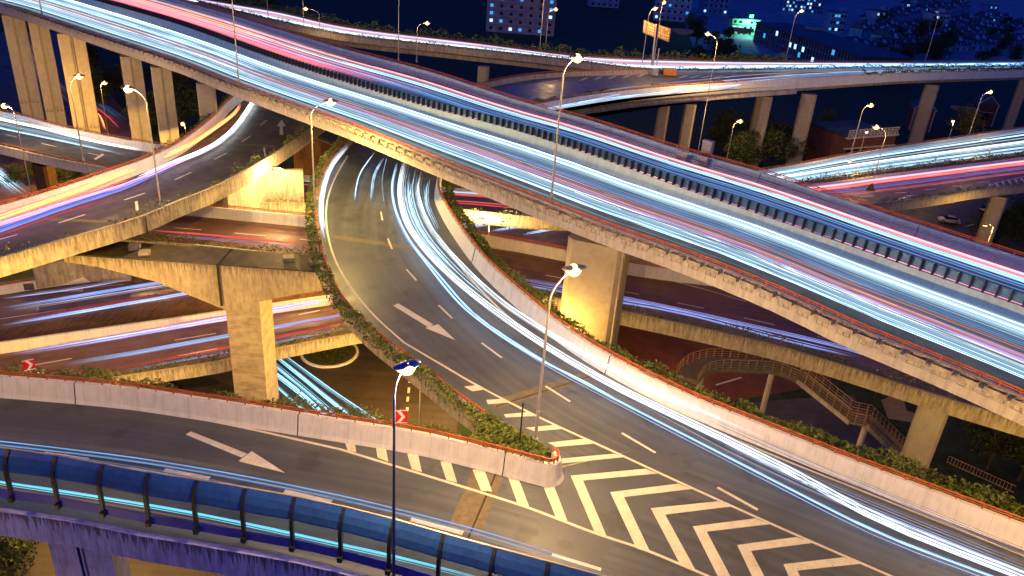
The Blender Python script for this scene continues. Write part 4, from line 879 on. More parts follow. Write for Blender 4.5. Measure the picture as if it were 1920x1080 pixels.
def fJ(b):
    J = lambda t: froad(rJ, t)
    bundle(b, J(.75), 10, 2.2, .09, WB, 2.4, 0, 1, .1, 50); bundle(b, J(.5), 9, 3.0, .08, (1, .45, .6), 1.0, 0, .62, .15, 40); bundle(b, J(.25), 8, 3.5, .08, (.75, .7, 1), 1.1, 0, .8, .2, 40)
    bundle(b, J(.6), 14, 5.0, .10, BL, 2.6, .62, 1, .12, 40); bundle(b, J(.7), 9, 3.0, .09, WB, 3.6, .5, 1, .12, 40); bundle(b, J(.9), 5, 1.0, .08, BL, 2.2, .55, 1, .1, 40)
trails('pink and blue streaks along the distant highway', fJ)
def fL(b):
    L_ = lambda t: froad(rL, t)
    for t_, n, s_, w_ in ((.12, 3, 1.0, .9), (.24, 6, 1.6, .7), (.37, 4, 1.0, 1.6), (.52, 7, 2.0, .8), (.6, 4, 1.1, 1.7), (.74, 6, 1.8, .6), (.86, 4, 1.2, 1.4)): bundle(b, L_(t_), n, w_, .05, WB if t_ != .52 else WW, s_, 0, 1, .1, 30)
    M_ = lambda t: froad(rM, t)
    bundle(b, M_(.24), 8, .9, .06, RD, 3.2, .3, 1, .03, 40); bundle(b, M_(.2), 3, .5, .05, OR, 2.4, .3, 1, .2, 40); bundle(b, M_(.14), 6, .9, .06, (1, .5, .7), 1.3, .3, 1, .05, 40); bundle(b, M_(.42), 6, 1.3, .05, (.2, .2, .9), .6, .3, 1, .2, 40)
    bundle(b, M_(.58), 3, .8, .04, PK, .6, .3, 1, .3, 40); bundle(b, M_(.35), 4, .5, .05, RD, 1.0, 0, .35, .1, 20); bundle(b, M_(.2), 4, .6, .05, WB, 1.2, 0, .35, .1, 20); bundle(b, M_(.7), 3, .5, .05, RD, .9, 0, .35, .1, 20)
trails('blue and red streaks on the two lower right roads', fL)
def fX(b):
    z_ = ZG + .6
    for p, n, s_ in (([(500, 690), (560, 735), (620, 790)], 5, 2.4), ([(530, 678), (600, 735), (680, 800)], 6, 2.8), ([(545, 676), (630, 738), (720, 798)], 5, 1.8), ([(500, 672), (600, 755), (640, 792)], 5, 2.2), ([(500, 712), (560, 765), (600, 800)], 4, 1.6)): bundle(b, pxf(p, z_, 5, 5), n, .6, .04, (.3, .75, 1), s_, 0, 1, .1, 12)
    bundle(b, pxf([(-60, 290), (0, 330), (50, 368)], z_), 12, 4, .07, WB, 2.0, 0, 1, .2, 10)
    bundle(b, pxf([(163, 202), (185, 215), (198, 245)], z_), 4, .6, .08, OR, 2.2, 0, 1, .1, 12); bundle(b, pxf([(160, 208), (175, 222), (184, 245)], z_), 4, .6, .08, OR, 2.0, 0, 1, .1, 12); bundle(b, pxf([(160, 190), (195, 212), (230, 245)], z_), 4, 1.2, .07, RD, 1.0, 0, 1, .2, 12); bundle(b, pxf([(160, 182), (200, 205), (235, 232)], z_), 5, 2.5, .05, BL, .5, 0, 1, .2, 12)
    bundle(b, pxf([(40, 60), (80, 140), (140, 215)], z_), 9, 7, .05, (1, .45, .3), .5, 0, 1, .2, 14)
trails('cyan and orange streaks on the streets at ground level', fX)
# ------------------------------------------------------------------ signs and cabinets
def chevron_sign(px, py, z, wpx, label):
    c_ = at(px, py, z); q = wpx; t = empty('chevron_sign', c_, label, 'road sign'); w_ = q; h_ = q * 1.15
    yaw = math.atan2(c_.y, c_.x) - math.pi / 2
    e = V((cc(yaw), ss(yaw), 0)); f = V((ss(yaw), -cc(yaw), 0)); P3 = lambda x, y, d: c_ + e * x + V((0, 0, y)) + f * d
    b = MB(); b.box(c_, (w_, .04, h_), yaw); b.build('sign_panel', MRED, t)
    b = MB(); s = w_ * .46; g = h_ * .45; k = w_ * .26
    b.face([P3(-s * .6, g, .03), P3(-s * .6 + k, g, .03), P3(s * .75, 0, .03), P3(s * .75 - k, 0, .03)]); b.face([P3(s * .75 - k, 0, .03), P3(s * .75, 0, .03), P3(-s * .6 + k, -g, .03), P3(-s * .6, -g, .03)])
    for y0 in (-h_ / 2 + .03, h_ / 2 - .03): b.face([P3(-w_ / 2, y0 - .03, .026), P3(w_ / 2, y0 - .03, .026), P3(w_ / 2, y0 + .03, .026), P3(-w_ / 2, y0 + .03, .026)])
    b.build('chevron_mark', MWHT, t); b = MB(); b.tube([c_ - f * .06 - V((0, 0, h_ / 2 + .5)), c_ - f * .06 + V((0, 0, h_ / 2))], .04, 6); b.build('post', MPOLE, t)
chevron_sign(751, 781, ZC + 2.45, .9, 'red and white chevron sign on the orange rail of the foreground ramp')
chevron_sign(54, 684, ZC + 2.4, .72, 'red and white chevron sign at the left edge above the orange rail')
def text(body, loc, size, yaw, mt, parent, name='lettering', al='CENTER'):
    cu = bpy.data.curves.new(name, 'FONT'); cu.body = body; cu.size = size; cu.align_x = al; cu.align_y = 'CENTER'; cu.extrude = .01
    o = bpy.data.objects.new(name, cu); C.objects.link(o); cu.materials.append(mt)
    dg = bpy.context.evaluated_depsgraph_get(); me = bpy.data.meshes.new_from_object(o.evaluated_get(dg)); bpy.data.objects.remove(o)
    o = bpy.data.objects.new(name, me); C.objects.link(o); o.matrix_world = Matrix.Translation(loc) @ Matrix.Rotation(yaw, 4, 'Z') @ Matrix.Rotation(R(90), 4, 'X')
    if parent: mw = o.matrix_world.copy(); o.parent = parent; o.matrix_parent_inverse = Matrix.Translation(parent.location).inverted(); o.matrix_basis = mw
    return o
def panel_sign(px, py, z, w_, h_, label, lines, mt=MSBL, posts=1):
    c_ = at(px, py, z); t = empty('road_sign', c_, label, 'road sign'); yaw = math.atan2(c_.y, c_.x) - math.pi / 2; e = V((cc(yaw), ss(yaw), 0)); f = V((ss(yaw), -cc(yaw), 0))
    b = MB(); b.box(c_, (w_, .08, h_), yaw); b.build('sign_panel', mt, t)
    b = MB()
    for y0 in (-h_ / 2 + .08, h_ / 2 - .08): b.box(c_ + f * .045 + V((0, 0, y0)), (w_ - .16, .02, .06), yaw)
    n = len(lines)
    for i, L_ in enumerate(lines):   # each row is a run of stroke-built glyph blocks, unreadable at this distance
        y = h_ * (.5 - (i + 1) / (n + 1))
        for j in range(L_):
            x = (j - (L_ - 1) / 2) * w_ * .8 / max(4, L_); gw = w_ * .55 / max(4, L_)
            b.box(c_ + e * x + f * .05 + V((0, 0, y)), (gw, .02, .07), yaw); b.box(c_ + e * x + f * .05 + V((0, 0, y - .14)), (gw * .8, .02, .05), yaw); b.box(c_ + e * (x - gw * .25) + f * .052 + V((0, 0, y - .06)), (.06, .02, .3), yaw)
    b.build('sign_text', MWHT, t); b = MB()
    for k in range(posts): x = 0 if posts == 1 else (k - .5) * w_ * .7; b.tube([V((c_.x, c_.y, ZG)) + e * x - f * .12, c_ + e * x - f * .12], .09, 6)
    b.build('post', MPOLE, t); return t
panel_sign(56, 166, 2.5, 2.5, 3.0, 'blue direction sign between the leftmost twin piers', [4, 3, 4], posts=2)
panel_sign(156, 215, 1.0, 1.5, 2.3, 'small plain blue sign at the foot of the dark twin pier', [], posts=1)
# large tan sign boards on a mast
mb_ = at(1222, 129, ZC); dep = FW.dot(mb_ - V((0, 0, HC))); t = empty('gantry_sign', mb_, 'two tan direction boards on a mast at the merge of the far roads', 'road sign')
b = MB(); b.tube([mb_, atd(1230, 45, dep)], .3, 8, True, .2); b.tube([mb_ + V((1.1, 0, 0)), mb_ + V((1.1, 0, 5))], .14, 6); b.build('mast', MPOLE, t)
for pts, k in (([(1207, 37), (1229, 46), (1227, 70), (1205, 61)], 0), ([(1235, 46), (1258, 54), (1254, 79), (1232, 70)], 1)):
    F_ = [atd(x, y, dep - .4) for x, y in pts]; G_ = [atd(x, y, dep - .2) for x, y in pts]; b = MB(); b.loft([F_, G_], True, caps=True); b.build('sign_board', MSGN, t)
    b = MB()
    for r_ in range(4):
        for s_ in range(5):
            u0, v0 = .08 + s_ * .18, .12 + r_ * .22
            if rnd() < .15: continue
            def bl(u, v): return F_[0].lerp(F_[1], u).lerp(F_[3].lerp(F_[2], u), v) + (F_[0] - G_[0]) * .1
            b.face([bl(u0, v0), bl(u0 + .12, v0), bl(u0 + .12, v0 + .05), bl(u0, v0 + .05)]); b.face([bl(u0 + .03, v0 - .03), bl(u0 + .055, v0 - .03), bl(u0 + .055, v0 + .12), bl(u0 + .03, v0 + .12)])
    b.build('sign_text', simple('dull_sign_print', (.75, .6, .35), .5), t)
def cabinet(px, py, z, s, label, yaw=.3, mt=MBOX):
    c_ = at(px, py, z); t = empty('cabinet', c_ - V((0, 0, s[2] / 2)), label, 'cabinet'); b = MB(); b.box(c_, s, yaw); b.build('housing', mt, t)
    b = MB(); b.box(c_ + V((0, 0, s[2] / 2 + .04)), (s[0] * 1.08, s[1] * 1.1, .07), yaw); b.build('lid', MPOLE, t)
    b = MB(); q = Matrix.Rotation(yaw, 3, 'Z') @ V((0, -s[1] / 2 - .02, 0)); b.box(c_ + q, (s[0] * .85, .03, s[2] * .85), yaw); b.build('door', mt, t)
cabinet(1327, 276, ZA + 1.9, (1.2, .7, 1.4), 'grey metal box standing above the far rail of the top viaduct', -.6)
cabinet(1279, 294, ZA + .9, (1.3, .25, 1.1), 'left grey cover plate on the far wall of the top viaduct', -.62)
cabinet(1318, 303, ZA + .9, (1.1, .25, 1.1), 'right grey cover plate on the far wall of the top viaduct', -.62)
cabinet(1218, 713, ZC + 1.0, (.9, .5, 1.0), 'grey plate box on the white wall of the curving ramp', -.75)
cabinet(54, 537, ZE + .8, (1.1, .3, .9), 'dark grey box on the white wall at the far left', .3, simple('dark_box', (.07, .07, .09), .6))
cabinet(556, 407, ZGd + .9, (1.0, .3, .8), 'small dark box on the far wall of the low road', -.05, simple('dark_box', (.09, .07, .07), .6))
cabinet(1228, 135, ZC + .9, (1.6, .8, 1.5), 'grey crash cushion at the nose of the far merging roads', 0)
cabinet(1256, 135, ZC + .9, (3.0, 1.2, 1.5), 'orange barrel block on the far gore', 0, simple('orange_barrel', (.6, .22, .03), .6))
c_ = at(1632, 350, ZM + 1.6); t = empty('warning_sign', c_, 'yellow triangle warning sign on the dark lamp post', 'road sign'); b = MB(); b.loft([[c_ + V((x, y - .25, zz)) for x, zz in ((-.75, -.6), (.75, -.6), (0, .75))] for y in (0, .06)], True, caps=True); b.build('sign_panel', MYEL, t)
b = MB(); 
for a_, b_ in (((-.75, -.6), (.75, -.6)), ((.75, -.6), (0, .75)), ((0, .75), (-.75, -.6))): b.tube([c_ + V((a_[0], -.3, a_[1])), c_ + V((b_[0], -.3, b_[1]))], .05, 5)
b.build('sign_border', MBLK, t)
# small pole on the nose bed and railing post
p = at(973, 843, ZC + 1); t = empty('marker_post', p, 'thin dark post on the pointed nose left of the tall lamp', 'post'); b = MB(); b.tube([p, V((p.x, p.y, vis_h(p, 758)))], .05, 6); b.build('pole', MDARK, t); b = MB(); b.tube([V((p.x, p.y, vis_h(p, 758) - .05)), V((p.x, p.y, vis_h(p, 758) + .05))], .09, 6); b.build('cap', MDARK, t)
# ------------------------------------------------------------------ car park cars
MCARW = mat('pale_car_paint', (.55, .5, .45), .3, .1, .6)[0]; MCARD = mat('dark_car_paint', (.05, .04, .06), .25, .2, .6)[0]; MWIN = mat('car_window', (.01, .012, .015), .1, 0, .8)[0]; MTY = mat('tyre_rubber', (.015, .015, .015), .8)[0]
def car(px, py, yaw, paint, label):
    c_ = at(px, py, ZG); t = empty('parked_car', (c_.x, c_.y, ZG + .02), label, 'car', None, yaw)
    def part(b, n, m_, par=None, sm=False): o = b.build(n, m_, None, sm); o.parent = par or t; return o
    sec = [(-2.2, .35, .62, .78), (-2.1, .3, .86, .84), (-1.3, .28, .95, .9), (0, .26, .97, .92), (1.2, .28, .9, .9), (2.0, .3, .78, .84), (2.25, .36, .6, .74)]
    b = ML(); b.loft([[(x, -w_, z0), (x, -w_, z0 + (z1 - z0) * .6), (x, -w_ * .9, z1), (x, w_ * .9, z1), (x, w_, z0 + (z1 - z0) * .6), (x, w_, z0)] for x, z0, z1, w_ in sec], True, caps=True); part(b, 'body', paint)
    b = ML(); b.loft([[(x, -w_, z0), (x2, -w_ * .82, z1), (x2, w_ * .82, z1), (x, w_, z0)] for x, x2, z0, z1, w_ in ((-1.75, -1.15, .94, 1.36, .8), (-1.0, -.9, .96, 1.43, .83), (.2, .2, .96, 1.44, .83), (1.05, .5, .92, 1.38, .8))], True, caps=True); part(b, 'windows', MWIN)
    b = ML(); b.box((-.35, 0, 1.44), (1.5, 1.25, .05), 0, .9); part(b, 'roof', paint)
    for x in (-1.35, 1.4):
        for y in (-.85, .85): b = ML(); b.tube([(x, y - .1, .32), (x, y + .1, .32)], .33, 14); wv = part(b, 'wheel', MTY); b = ML(); b.tube([(x, y - .12, .32), (x, y + .12, .32)], .18, 10); part(b, 'rim', MPOLE, wv)
    for y in (-.6, .6): b = ML(); b.box((2.2, y, .62), (.12, .35, .14)); part(b, 'headlight', MWHT); b = ML(); b.box((-2.2, y, .7), (.1, .35, .14)); part(b, 'tail_light', MRED)
car(1778, 417, 2.95, MCARW, 'pale car parked in the street seen under the right side road'); car(1850, 396, .5, MCARD, 'dark car parked near the yellow pier at the far right')
# ------------------------------------------------------------------ footbridge and stairs
MSTL = simple('footbridge_steel', (.42, .27, .17), .5, .2); MPLT = simple('footbridge_deck', (.16, .14, .13), .7)
zf = 3.6; D0 = [(1308, 716), (1322, 700), (1350, 692), (1400, 693), (1455, 697), (1495, 712)]
dk = [at(x, y, zf) for x, y in D0]; DC = catmull(dk, 8); fb = empty('footbridge', (dk[3].x, dk[3].y, ZG), 'curved pedestrian footbridge with railings and a long stair down to the park', 'footbridge')
ND = normals(DC, [V((0, 0, 0))] * len(DC)); ND = [n if n.y > 0 else -n for n in ND]; W_ = 2.4
b = MB(); b.loft([[p + n * u + V((0, 0, v)) for u, v in ((0, 0), (W_, 0), (W_, -.45), (0, -.45))] for p, n in zip(DC, ND)], True, caps=True); b.build('walkway', MPLT, fb)
def railing(P, name='railing'):
    b = MB(); 
    for h in (1.15, .8, .5, .2): b.tube([p + V((0, 0, h)) for p in P], .04 if h > 1 else .022, 5)
    Cv = Curve(P, False); n = int(Cv.len / .9)
    for i in range(n + 1): p = Cv.at(i / n); b.box(p + V((0, 0, .58)), (.06, .06, 1.2))
    b.build(name, MSTL, fb)
railing(DC); railing([p + n * W_ for p, n in zip(DC, ND)])
s0 = DC[-1]; 
e1 = at(1592, 790, .6); e1b = at(1625, 797, .6); e2 = at(1725, 892, ZG); n_ = (e1 - s0); n_ = V((n_.y, -n_.x, 0)).normalized(); n_ = n_ if n_.y > 0 else -n_
def flight(a, c_, nst):
    b = MB(); d = V((c_.x - a.x, c_.y - a.y, 0)); 
    for i in range(nst):
        p = a.lerp(c_, (i + .5) / nst); b.box(p + n_ * W_ / 2 - V((0, 0, .08)), (d.length / nst * 1.05, W_, .1), math.atan2(d.y, d.x))
    b.build('stair_flight', MPLT, fb)
    b = MB()
    for u in (0, W_): b.loft([[p + n_ * u + V((x, 0, v)) for x, v in ((-.06, .05), (.06, .05), (.06, -.45), (-.06, -.45))] for p in (a, c_)], True, caps=True)
    b.build('stair_stringer', MCM, fb)
flight(s0, e1, 26); flight(e1b, e2, 22)
b = MB(); b.loft([[p + n_ * u + V((0, 0, v)) for u, v in ((0, .0), (W_, .0), (W_, -.3), (0, -.3))] for p in (e1, e1b)], True, caps=True); b.build('landing', MPLT, fb)
for P_ in ([s0, e1, e1b, e2], [p + n_ * W_ for p in (s0, e1, e1b, e2)], [p + n_ * W_ * .5 for p in (s0, e1, e1b, e2)]): railing(P_)
for p in (dk[4] + V((0, 1, 0)), e1b + n_ * 1.2, dk[1] + V((0, 1, 0))): b = MB(); b.tube([V((p.x, p.y, ZG)), V((p.x, p.y, p.z - .4))], .32, 10); b.build('column', MCM, fb)
cB = dk[4] + V((0, 1, 0)); t = empty('hoop_sign', (cB.x, cB.y, ZG + 2), 'small blue round board around the footbridge column', 'sign'); b = MB(); b.tube([(cB.x - .1, cB.y - .1, ZG + 2.2), (cB.x - .1, cB.y - .1, ZG + 2.34)], .85, 16); b.build('board', MBLUE, t)
b = MB(); b.tube([(cB.x - .7, cB.y - .3, ZG), (cB.x - .7, cB.y - .3, ZG + 2.2)], .04, 6); b.build('post', MPOLE, t)
# picket fence in the park, bottom right
def fence(P0, P1, label, h=1.0, mt=MSTL):
    t = empty('picket_fence', P0, label, 'fence'); L_ = (P1 - P0).length; b = MB(); a = math.atan2((P1 - P0).y, (P1 - P0).x)
    for k in range(int(L_ / .35)): b.box(P0.lerp(P1, k * .35 / L_) + V((0, 0, h / 2)), (.05, .05, h), a)
    b.build('pickets', mt, t); b = MB(); b.tube([P0 + V((0, 0, h)), P1 + V((0, 0, h))], .04, 5); b.tube([P0 + V((0, 0, .15)), P1 + V((0, 0, .15))], .04, 5); b.build('rails', mt, t)
fence(at(1775, 868, ZG), at(1900, 925, ZG), 'low iron picket fence in the dark park at the bottom right'); fence(at(-20, 1062, ZG), at(55, 1050, ZG), 'low picket fence below the blue parapet at the bottom left', .9, MPLT)
t = empty('street_bench_frame', at(165, 1050, ZG), 'pale tubular frame standing beside the violet pier', 'frame'); p = at(165, 1055, ZG); b = MB()
for k in range(4): b.tube([p + V((k * .5, k * .2, 0)), p + V((k * .5 + .2, k * .2, 1.8)), p + V((k * .5 + 1.0, k * .2 + .3, 1.5)), p + V((k * .5 + 1.1, k * .2 + .3, 0))], .06, 6)
b.build('hoops', MSAND, t); b = MB(); b.tube([p + V((.2, 0, 1.8)), p + V((1.7, .6, 1.8))], .06, 6); b.build('crossbar', MSAND, t)
# ------------------------------------------------------------------ lit abutment wall between the ramps and retaining walls
def wallq(name, label, top, z1, z0, mt, th=.8):
    P = [at(x, y, z1) for x, y in top]; t = empty(name, P[0] - V((0, 0, z1 - z0)), label, 'wall'); b = MB()
    N_ = [n if n.y > 0 else -n for n in normals(P, None)]
    b.loft([[p, p + n * th, p + n * th + V((0, 0, z0 - z1)), p + V((0, 0, z0 - z1))] for p, n in zip(P, N_)], True, vlen=[0, th, th + z1 - z0, 2 * th + z1 - z0, 2 * (th + z1 - z0)], caps=True); b.build('wall_face', mt, t)
    b = MB(); b.loft([[p - n * .08 + V((0, 0, .16)), p + n * (th + .08) + V((0, 0, .16)), p + n * (th + .08) + V((0, 0, .004)), p - n * .08 + V((0, 0, .004))] for p, n in zip(P, N_)], True, caps=True); b.build('coping', MC, t)
wallq('abutment_wall', 'pale wall glowing orange under the short lamp between the two ramps', [(425, 352), (500, 322), (568, 322)], ZGd + 3.6, ZG, MC)
wallq('retaining_wall', 'brown retaining wall closing the gap below the hammerhead crossbeam at left', [(60, 500), (150, 488), (240, 487)], ZE + 3.2, ZG, MC)
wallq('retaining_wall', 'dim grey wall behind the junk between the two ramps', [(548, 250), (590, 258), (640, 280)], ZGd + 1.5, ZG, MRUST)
# rubble / bushes between B and C
b = MB()
for _ in range(2600):
    p = at(U(560, 612), U(270, 400), U(ZG, ZG + 5)); leafquad(b, p, .35)
tag(b.build('undergrowth', MTREE), 'dark undergrowth in the gap between the left ramp and the curving ramp', 'undergrowth', None, 'stuff')
# ------------------------------------------------------------------ trees
T = [make_tree(9, 8, 2600, .32, MTREE, 'dark leafy tree', 'dark trees'), make_tree(11, 9, 3000, .34, MTREE, 'dark leafy tree', 'dark trees'), make_tree(8, 10, 2800, .33, MTREE, 'dark leafy tree', 'dark trees')]
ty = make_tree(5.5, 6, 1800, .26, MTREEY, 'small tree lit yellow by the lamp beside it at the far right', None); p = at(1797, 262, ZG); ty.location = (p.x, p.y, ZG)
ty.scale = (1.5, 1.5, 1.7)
used = [False] * 3
def tree(px, py, sc_, label, grp, i=None):
    i = random.randrange(3) if i is None else i; p = at(px, py, ZG) if not isinstance(px, V) else px
    if not used[i]: r = T[i]; used[i] = True; r.location = p; r.scale = (sc_,) * 3; r.rotation_euler = (0, 0, U(0, 6)); r['label'] = label; r['group'] = grp; return r
    return dup(T[i], p, U(0, 6), label, sc_, grp)
for x, y, s_ in ((180, 215, 1.1), (215, 185, 1.0), (175, 160, 1.2), (330, 250, 1.2), (345, 225, 1.0), (255, 190, 1.2), (330, 190, 1.1), (395, 195, 1.0), (270, 250, .9)): tree(x, y, s_, 'green tree lit by a small lamp behind the tall twin piers', 'trees behind the tall twin piers')
for x, y, s_ in ((1395, 330, 1.2), (1430, 325, 1.3), (1465, 315, 1.2), (1545, 300, .9), (1410, 300, 1.3), (1350, 300, 1.1), (1380, 345, 1.0), (1540, 270, .8), (1580, 275, .8)): tree(x, y, s_, 'dark round tree between the far piers below the distant highway', 'trees below the distant highway')
for x, y, s_ in ((1880, 470, .9), (1840, 470, .8), (1900, 440, .7)): tree(x, y, s_, 'dark bush tree beside the yellow pier at the far right', 'trees by the yellow pier')
for x, y, s_ in ((1850, 880, .7), (1910, 900, .8), (1880, 830, .7), (1640, 745, .5), (1720, 740, .55), (1830, 840, .6)): tree(x, y, s_, 'dark tree in the park at the bottom right', 'trees in the small park')
for x, y, s_ in ((20, 1090, .6), (-10, 1060, .7)): tree(x, y, s_, 'dark bush beside the violet pier', 'bushes beside the violet pier')
for x, y, s_ in ((75, 345, .5), (110, 350, .55), (40, 350, .5), (140, 340, .55), (20, 310, .5)): tree(x, y, s_, 'low bush in the gap below the far left road', 'bushes below the far left road')
k = 0
rows = []
for y in (70, 45, 22, 0, 95):
    for x in range(430, 1480, 34):
        if y == 95 and x < 900: continue
        if 860 < x < 1080 and y < 60 and rnd() < .85: continue
        if 1190 < x < 1310 and y < 50 and rnd() < .6: continue
        rows.append((x + U(-14, 14), y + U(-8, 8)))
for x, y in rows:
    p = at(x, max(-15, y), ZG)
    if p.y > 330: continue
    p.y += 22
    tree(p, 0, U(1.3, 1.9), 'tall dark tree in the belt behind the distant highway', 'trees behind the distant highway')
for _ in range(26): p = V((U(85, 190), U(215, 300), ZG)); 
# ------------------------------------------------------------------ background buildings
MW1 = simple('dim_plaster_wall', (.40, .32, .34), .85, 0, .25, .3); MW2 = simple('blue_grey_wall', (.26, .34, .50), .85, 0, .25, .3); MW3 = simple('night_blue_wall', (.14, .24, .44), .85, 0, .3, .3); MRF = simple('dark_blue_roof', (.03, .055, .12), .8, 0, .4, .4)
MBRK = simple('red_brick', (.11, .038, .028), .85, 0, .3, 2); MTRM = simple('pale_trim', (.42, .36, .33), .7)
ECY = emit('lit_window_cyan', (.05, .4, .9), .8, sampling='NONE'); EWH = emit('lit_window_white', (.5, .8, 1), 1.1, sampling='NONE'); EGR = emit('lit_green_front', (.35, .85, .55), .45, sampling='NONE'); EDK = mat('dark_window_glass', (.01, .015, .03), .15, 0, .6)[0]; EWM = emit('lit_window_warm', (1, .6, .25), 1.0, sampling='NONE')
def win_mesh(w_, h_, mt):
    b = ML(); b.box((0, 0, 0), (w_, .12, h_)); me = b.build('pane_src', mt).data; bpy.data.objects.remove(bpy.data.objects['pane_src']); return me
def block(c_, w_, d_, h_, yaw, wall, label, floors, cols, lit=.3, ww=1.5, wh=1.4, cat='building', roofm=None, name='apartment_block', sides=True, litm=None, grp=None):
    t = empty(name, c_, label, cat, grp, yaw); b = ML(); b.box((0, 0, h_ / 2), (w_, d_, h_)); b.build('wall', wall, None).parent = t
    b = ML(); b.box((0, 0, h_ + .25), (w_ + .6, d_ + .6, .5)); r_ = b.build('roof', roofm or MRF, None); r_.parent = t
    b = ML(); b.box((w_ * .2, 0, h_ + 1.6), (w_ * .16, d_ * .4, 2.2)); s_ = b.build('roof_hut', wall, None); s_.parent = r_
    me = {m_: win_mesh(ww, wh, m_) for m_ in (ECY, EWH, EDK, EWM)}; n = 0
    for f in range(floors):
        for k in range(cols):
            if n >= 96: break
            x = (k + .5) / cols * w_ - w_ / 2; z = h_ * (f + .55) / floors; u = rnd()
            m_ = (litm or random.choice((ECY, ECY, EWH))) if u < lit else EDK
            o = bpy.data.objects.new('window', me[m_]); C.objects.link(o); o.parent = t; o.location = (x, -d_ / 2 - .03, z); n += 1
    for f in range(floors): 
        b = ML(); b.box((0, -d_ / 2 - .35, h_ * f / floors + .25), (w_ * .98, .7, .14)); 
        if f: b.build('balcony_ledge', MTRM if wall is MW1 else wall, None).parent = t
    return t
def gpos(px, py): p = at(px, py, ZG); return p
p = gpos(975, 60); block(p, 34, 14, 46, .0, MW1, 'apartment block with cyan lit windows behind the distant highway', 13, 7, .3)
p = at(1255, 48, ZG); block(p + V((5, 30, 0)), 22, 14, 40, -.1, MW2, 'bluish apartment tower behind the tan sign boards', 11, 6, .25)
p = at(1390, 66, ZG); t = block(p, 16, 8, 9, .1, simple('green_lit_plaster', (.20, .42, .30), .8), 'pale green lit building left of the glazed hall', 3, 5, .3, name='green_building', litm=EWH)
gl = bpy.data.lights.new('facade_light', 'POINT'); gl.energy = 9000; gl.color = (.35, 1, .6); gl.shadow_soft_size = .6; go = bpy.data.objects.new('facade_light', gl); C.objects.link(go); go.location = p + V((3, -9, 9))
# glazed hall with a long sloping corner
a = at(1412, 78, ZG); c_ = at(1605, 152, ZG); d = (c_ - a); L_ = d.length; yaw = math.atan2(d.y, d.x); mid = (a + c_) / 2; t = empty('glazed_hall', (mid.x, mid.y, ZG), 'long dark glazed hall with white mullions in the blue night', 'building', None, yaw)
b = ML(); b.box((0, 12, 5), (L_, 24, 9.8)); b.build('wall', MRF, None).parent = t; b = ML(); b.box((0, 11.5, 10.2), (L_ + 1.5, 26, .5)); b.build('roof', MRF, None).parent = t
b = ML()
for k in range(40): b.box((-L_ / 2 + L_ * k / 39, -.1, 5), (.16, .2, 9.6))
for z_ in (.4, 3.4, 6.4, 9.7): b.box((0, -.12, z_), (L_, .2, .18))
b.build('mullions', MW2, None).parent = t
for k in range(34):
    if rnd() < .55: o = bpy.data.objects.new('lit_pane', win_mesh(L_ / 44, 2.2, random.choice((ECY, EWH, EDK, EDK)))); C.objects.link(o); o.parent = t; o.location = (-L_ / 2 + L_ * (k + .5) / 39, -.02, random.choice((1.9, 4.9, 8.0)))
block(at(1500, 22, ZG), 30, 14, 16, -.1, MW3, 'wide blue tower with rows of pale windows at the top', 6, 14, .35, name='office_block', ww=1.2)
block(at(1370, -5, ZG), 40, 16, 26, .0, MW3, 'dim blue block at the very top right of the apartments', 8, 8, .06)
# rows of small houses, far upper right
def house_src():
    t = empty('row_house', (0, 0, 0), 'h', 'house'); b = ML(); b.box((0, 0, 2.6), (7, 8, 5.2)); b.build('wall', MW3, None).parent = t
    b = ML(); b.loft([[(x, -4.6, 5.0), (x, 0, 7.4), (x, 4.6, 5.0), (x, 4.6, 4.8), (x, -4.6, 4.8)] for x in (-3.9, 3.9)], True, caps=True); r_ = b.build('roof', MRF, None); r_.parent = t
    b = ML(); b.box((1.5, .8, 7.6), (.7, .7, 1.4)); b.build('chimney', MW3, None).parent = r_
    b = ML(); b.loft([[(x, -4.8, 5.3), (x, -3.0, 6.9), (x, -3.0, 5.3)] for x in (-1.8, .2)], True, caps=True); b.build('dormer', MW2, None).parent = r_
    b = ML(); b.box((-.8, -4.86, 5.7), (1.2, .1, .7)); b.build('dormer_window', MW2, None).parent = r_
    for x in (-1.9, 1.6):
        for z_ in (1.5, 3.9): b = ML(); b.box((x, -4.04, z_), (1.5, .1, 1.3)); b.build('window', MW2 if rnd() < .6 else EDK, None).parent = t
    return t
hs = house_src(); first = True; rowpx = [(1620, 46, 1900, 8), (1600, 70, 1925, 40), (1640, 88, 1925, 62), (1560, 100, 1925, 92), (1690, 20, 1925, -14), (1480, 8, 1680, -20)]
for i, (x0, y0, x1, y1) in enumerate(rowpx):
    a, c_ = at(x0, y0, ZG), at(x1, y1, ZG); n = int((c_ - a).length / 7.6); yaw = math.atan2((c_ - a).y, (c_ - a).x)
    for k in range(min(n, 34)):
        p = a.lerp(c_, (k + .5) / n) + V((U(-.5, .5), U(-2, 2), 0)); lb = 'small dark blue row house in the far upper right quarter'; gr = 'row houses of the far quarter'
        if first: hs.location = p; hs.rotation_euler = (0, 0, yaw); hs['label'] = lb; hs['group'] = gr; first = False; r_ = hs
        else: r_ = dup(hs, p, yaw + U(-.12, .12), lb, U(.85, 1.15), gr); r_.scale.z *= U(.8, 1.5); r_.scale.x *= U(.8, 1.1)
        if rnd() < .09:
            o = bpy.data.objects.new('lit_window', win_mesh(1.6, 1.2, random.choice((ECY, EWH, ECY)))); C.objects.link(o); o.parent = r_; o.location = (U(-2, 2), -4.12, random.choice((1.6, 4.0)))
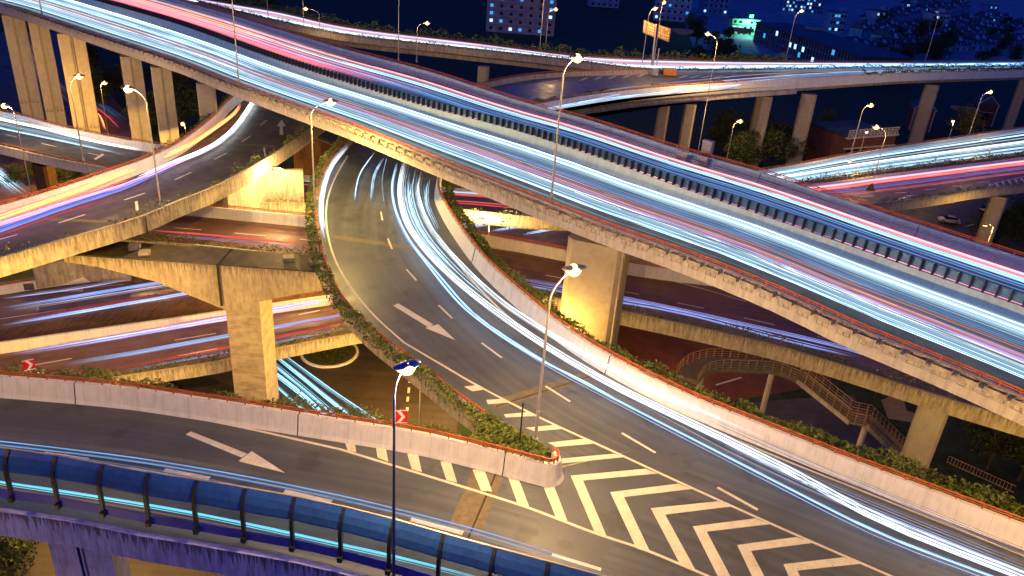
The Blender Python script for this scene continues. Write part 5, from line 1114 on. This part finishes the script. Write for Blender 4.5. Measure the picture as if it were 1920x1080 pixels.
for i, (x, y, s_) in enumerate(((1700, 28, 14), (1560, 60, 10), (1745, 70, 12), (1850, 30, 12), (1640, 55, 12))):
    block(at(x, y, ZG), s_, 9, 9 + i % 3 * 3, .1 * i, (MW2, MW3)[i % 2], ('low pale blue block with a bright row of windows', 'small white box house below the office block', 'flat roofed blue house amid the rows', 'tall blue house at the upper right', 'plain blue house near the hall')[i], 3, 5, .3, name='house')
for _ in range(34):
    x, y = U(1290, 1900), U(60, 128)
    if 1395 < x < 1640 and y > 50: x += 230
    p = at(x, y, ZG); tree(p, 0, U(.8, 1.3), 'dark tree between the houses of the far quarter', 'trees of the far quarter')
block(at(1130, 12, ZG), 20, 12, 30, .1, MW2, 'dim block between the apartment block and the bluish tower', 9, 5, .12)
block(at(1335, 25, ZG), 18, 12, 18, .1, MW3, 'low dim block beside the bluish tower', 5, 5, .15)
# red brick house with lattice balustrade
a = at(1592, 232, 4.5); c_ = at(1704, 232, 4.5); d = c_ - a; L_ = d.length; mid = (a + c_) / 2; t = empty('brick_house', (mid.x, mid.y, ZG), 'red brick house with white lattice balustrade behind the far pier', 'house', None, math.atan2(d.y, d.x) + .18)
b = ML(); b.box((0, 8, 4.5), (L_, 14, 9)); b.build('wall', MBRK, None).parent = t; b = ML(); b.box((0, .82, 3.2), (L_ + .4, .5, .4)); b.box((0, .8, 6.2), (L_ + .4, .5, .3)); b.box((0, .8, 9.0), (L_ + .6, .7, .4)); b.build('stone_bands', MTRM, None).parent = t
b = ML(); n = 14
for k in range(n):
    x0 = -L_ / 2 + L_ * k / n; x1 = x0 + L_ / n; b.tube([(x0, .7, 9.2), (x1, .7, 10.9)], .12, 5); b.tube([(x1, .7, 9.2), (x0, .7, 10.9)], .12, 5); b.box((x0, .7, 10.05), (.16, .16, 1.8))
b.tube([(-L_ / 2, .7, 11), (L_ / 2, .7, 11)], .14, 6); b.build('balustrade', MTRM, None).parent = t
for k in range(6): o = bpy.data.objects.new('window', win_mesh(L_ / 12, 2.0, EDK)); C.objects.link(o); o.parent = t; o.location = (-L_ / 2 + L_ * (k + .5) / 6, .95, 4.8)
b = ML(); b.box((0, 8, 9.3), (L_ - 1, 13, .5)); b.build('roof', MRF, None).parent = t
for px, py, lb in ((1840, 235, 'small gabled brick house with pale trim right of the far pier'), (1722, 245, 'narrow gabled brick house half hidden by the far pier')):
    c_ = at(px, py, ZG); t = empty('gabled_house', c_, lb, 'house', None, -.2); b = ML(); b.box((0, 3, 3.5), (6, 7, 7)); b.build('wall', MBRK, None).parent = t
    b = ML(); b.loft([[(-3.4, y, 6.9), (0, y, 10), (3.4, y, 6.9)] for y in (-.7, 7)], True, caps=True); b.build('roof', MRF, None).parent = t
    b = ML(); b.tube([(-3.5, -.8, 6.9), (0, -.8, 10.1), (3.5, -.8, 6.9)], .18, 5); b.box((0, -.55, 4.6), (4.2, .2, .2)); b.box((-3, -.55, 3.5), (.4, .2, 7)); b.box((3, -.55, 3.5), (.4, .2, 7)); b.build('trim', MTRM, None).parent = t
    o = bpy.data.objects.new('window', win_mesh(2.2, 2.2, EDK)); C.objects.link(o); o.parent = t; o.location = (0, -.55, 3.2)
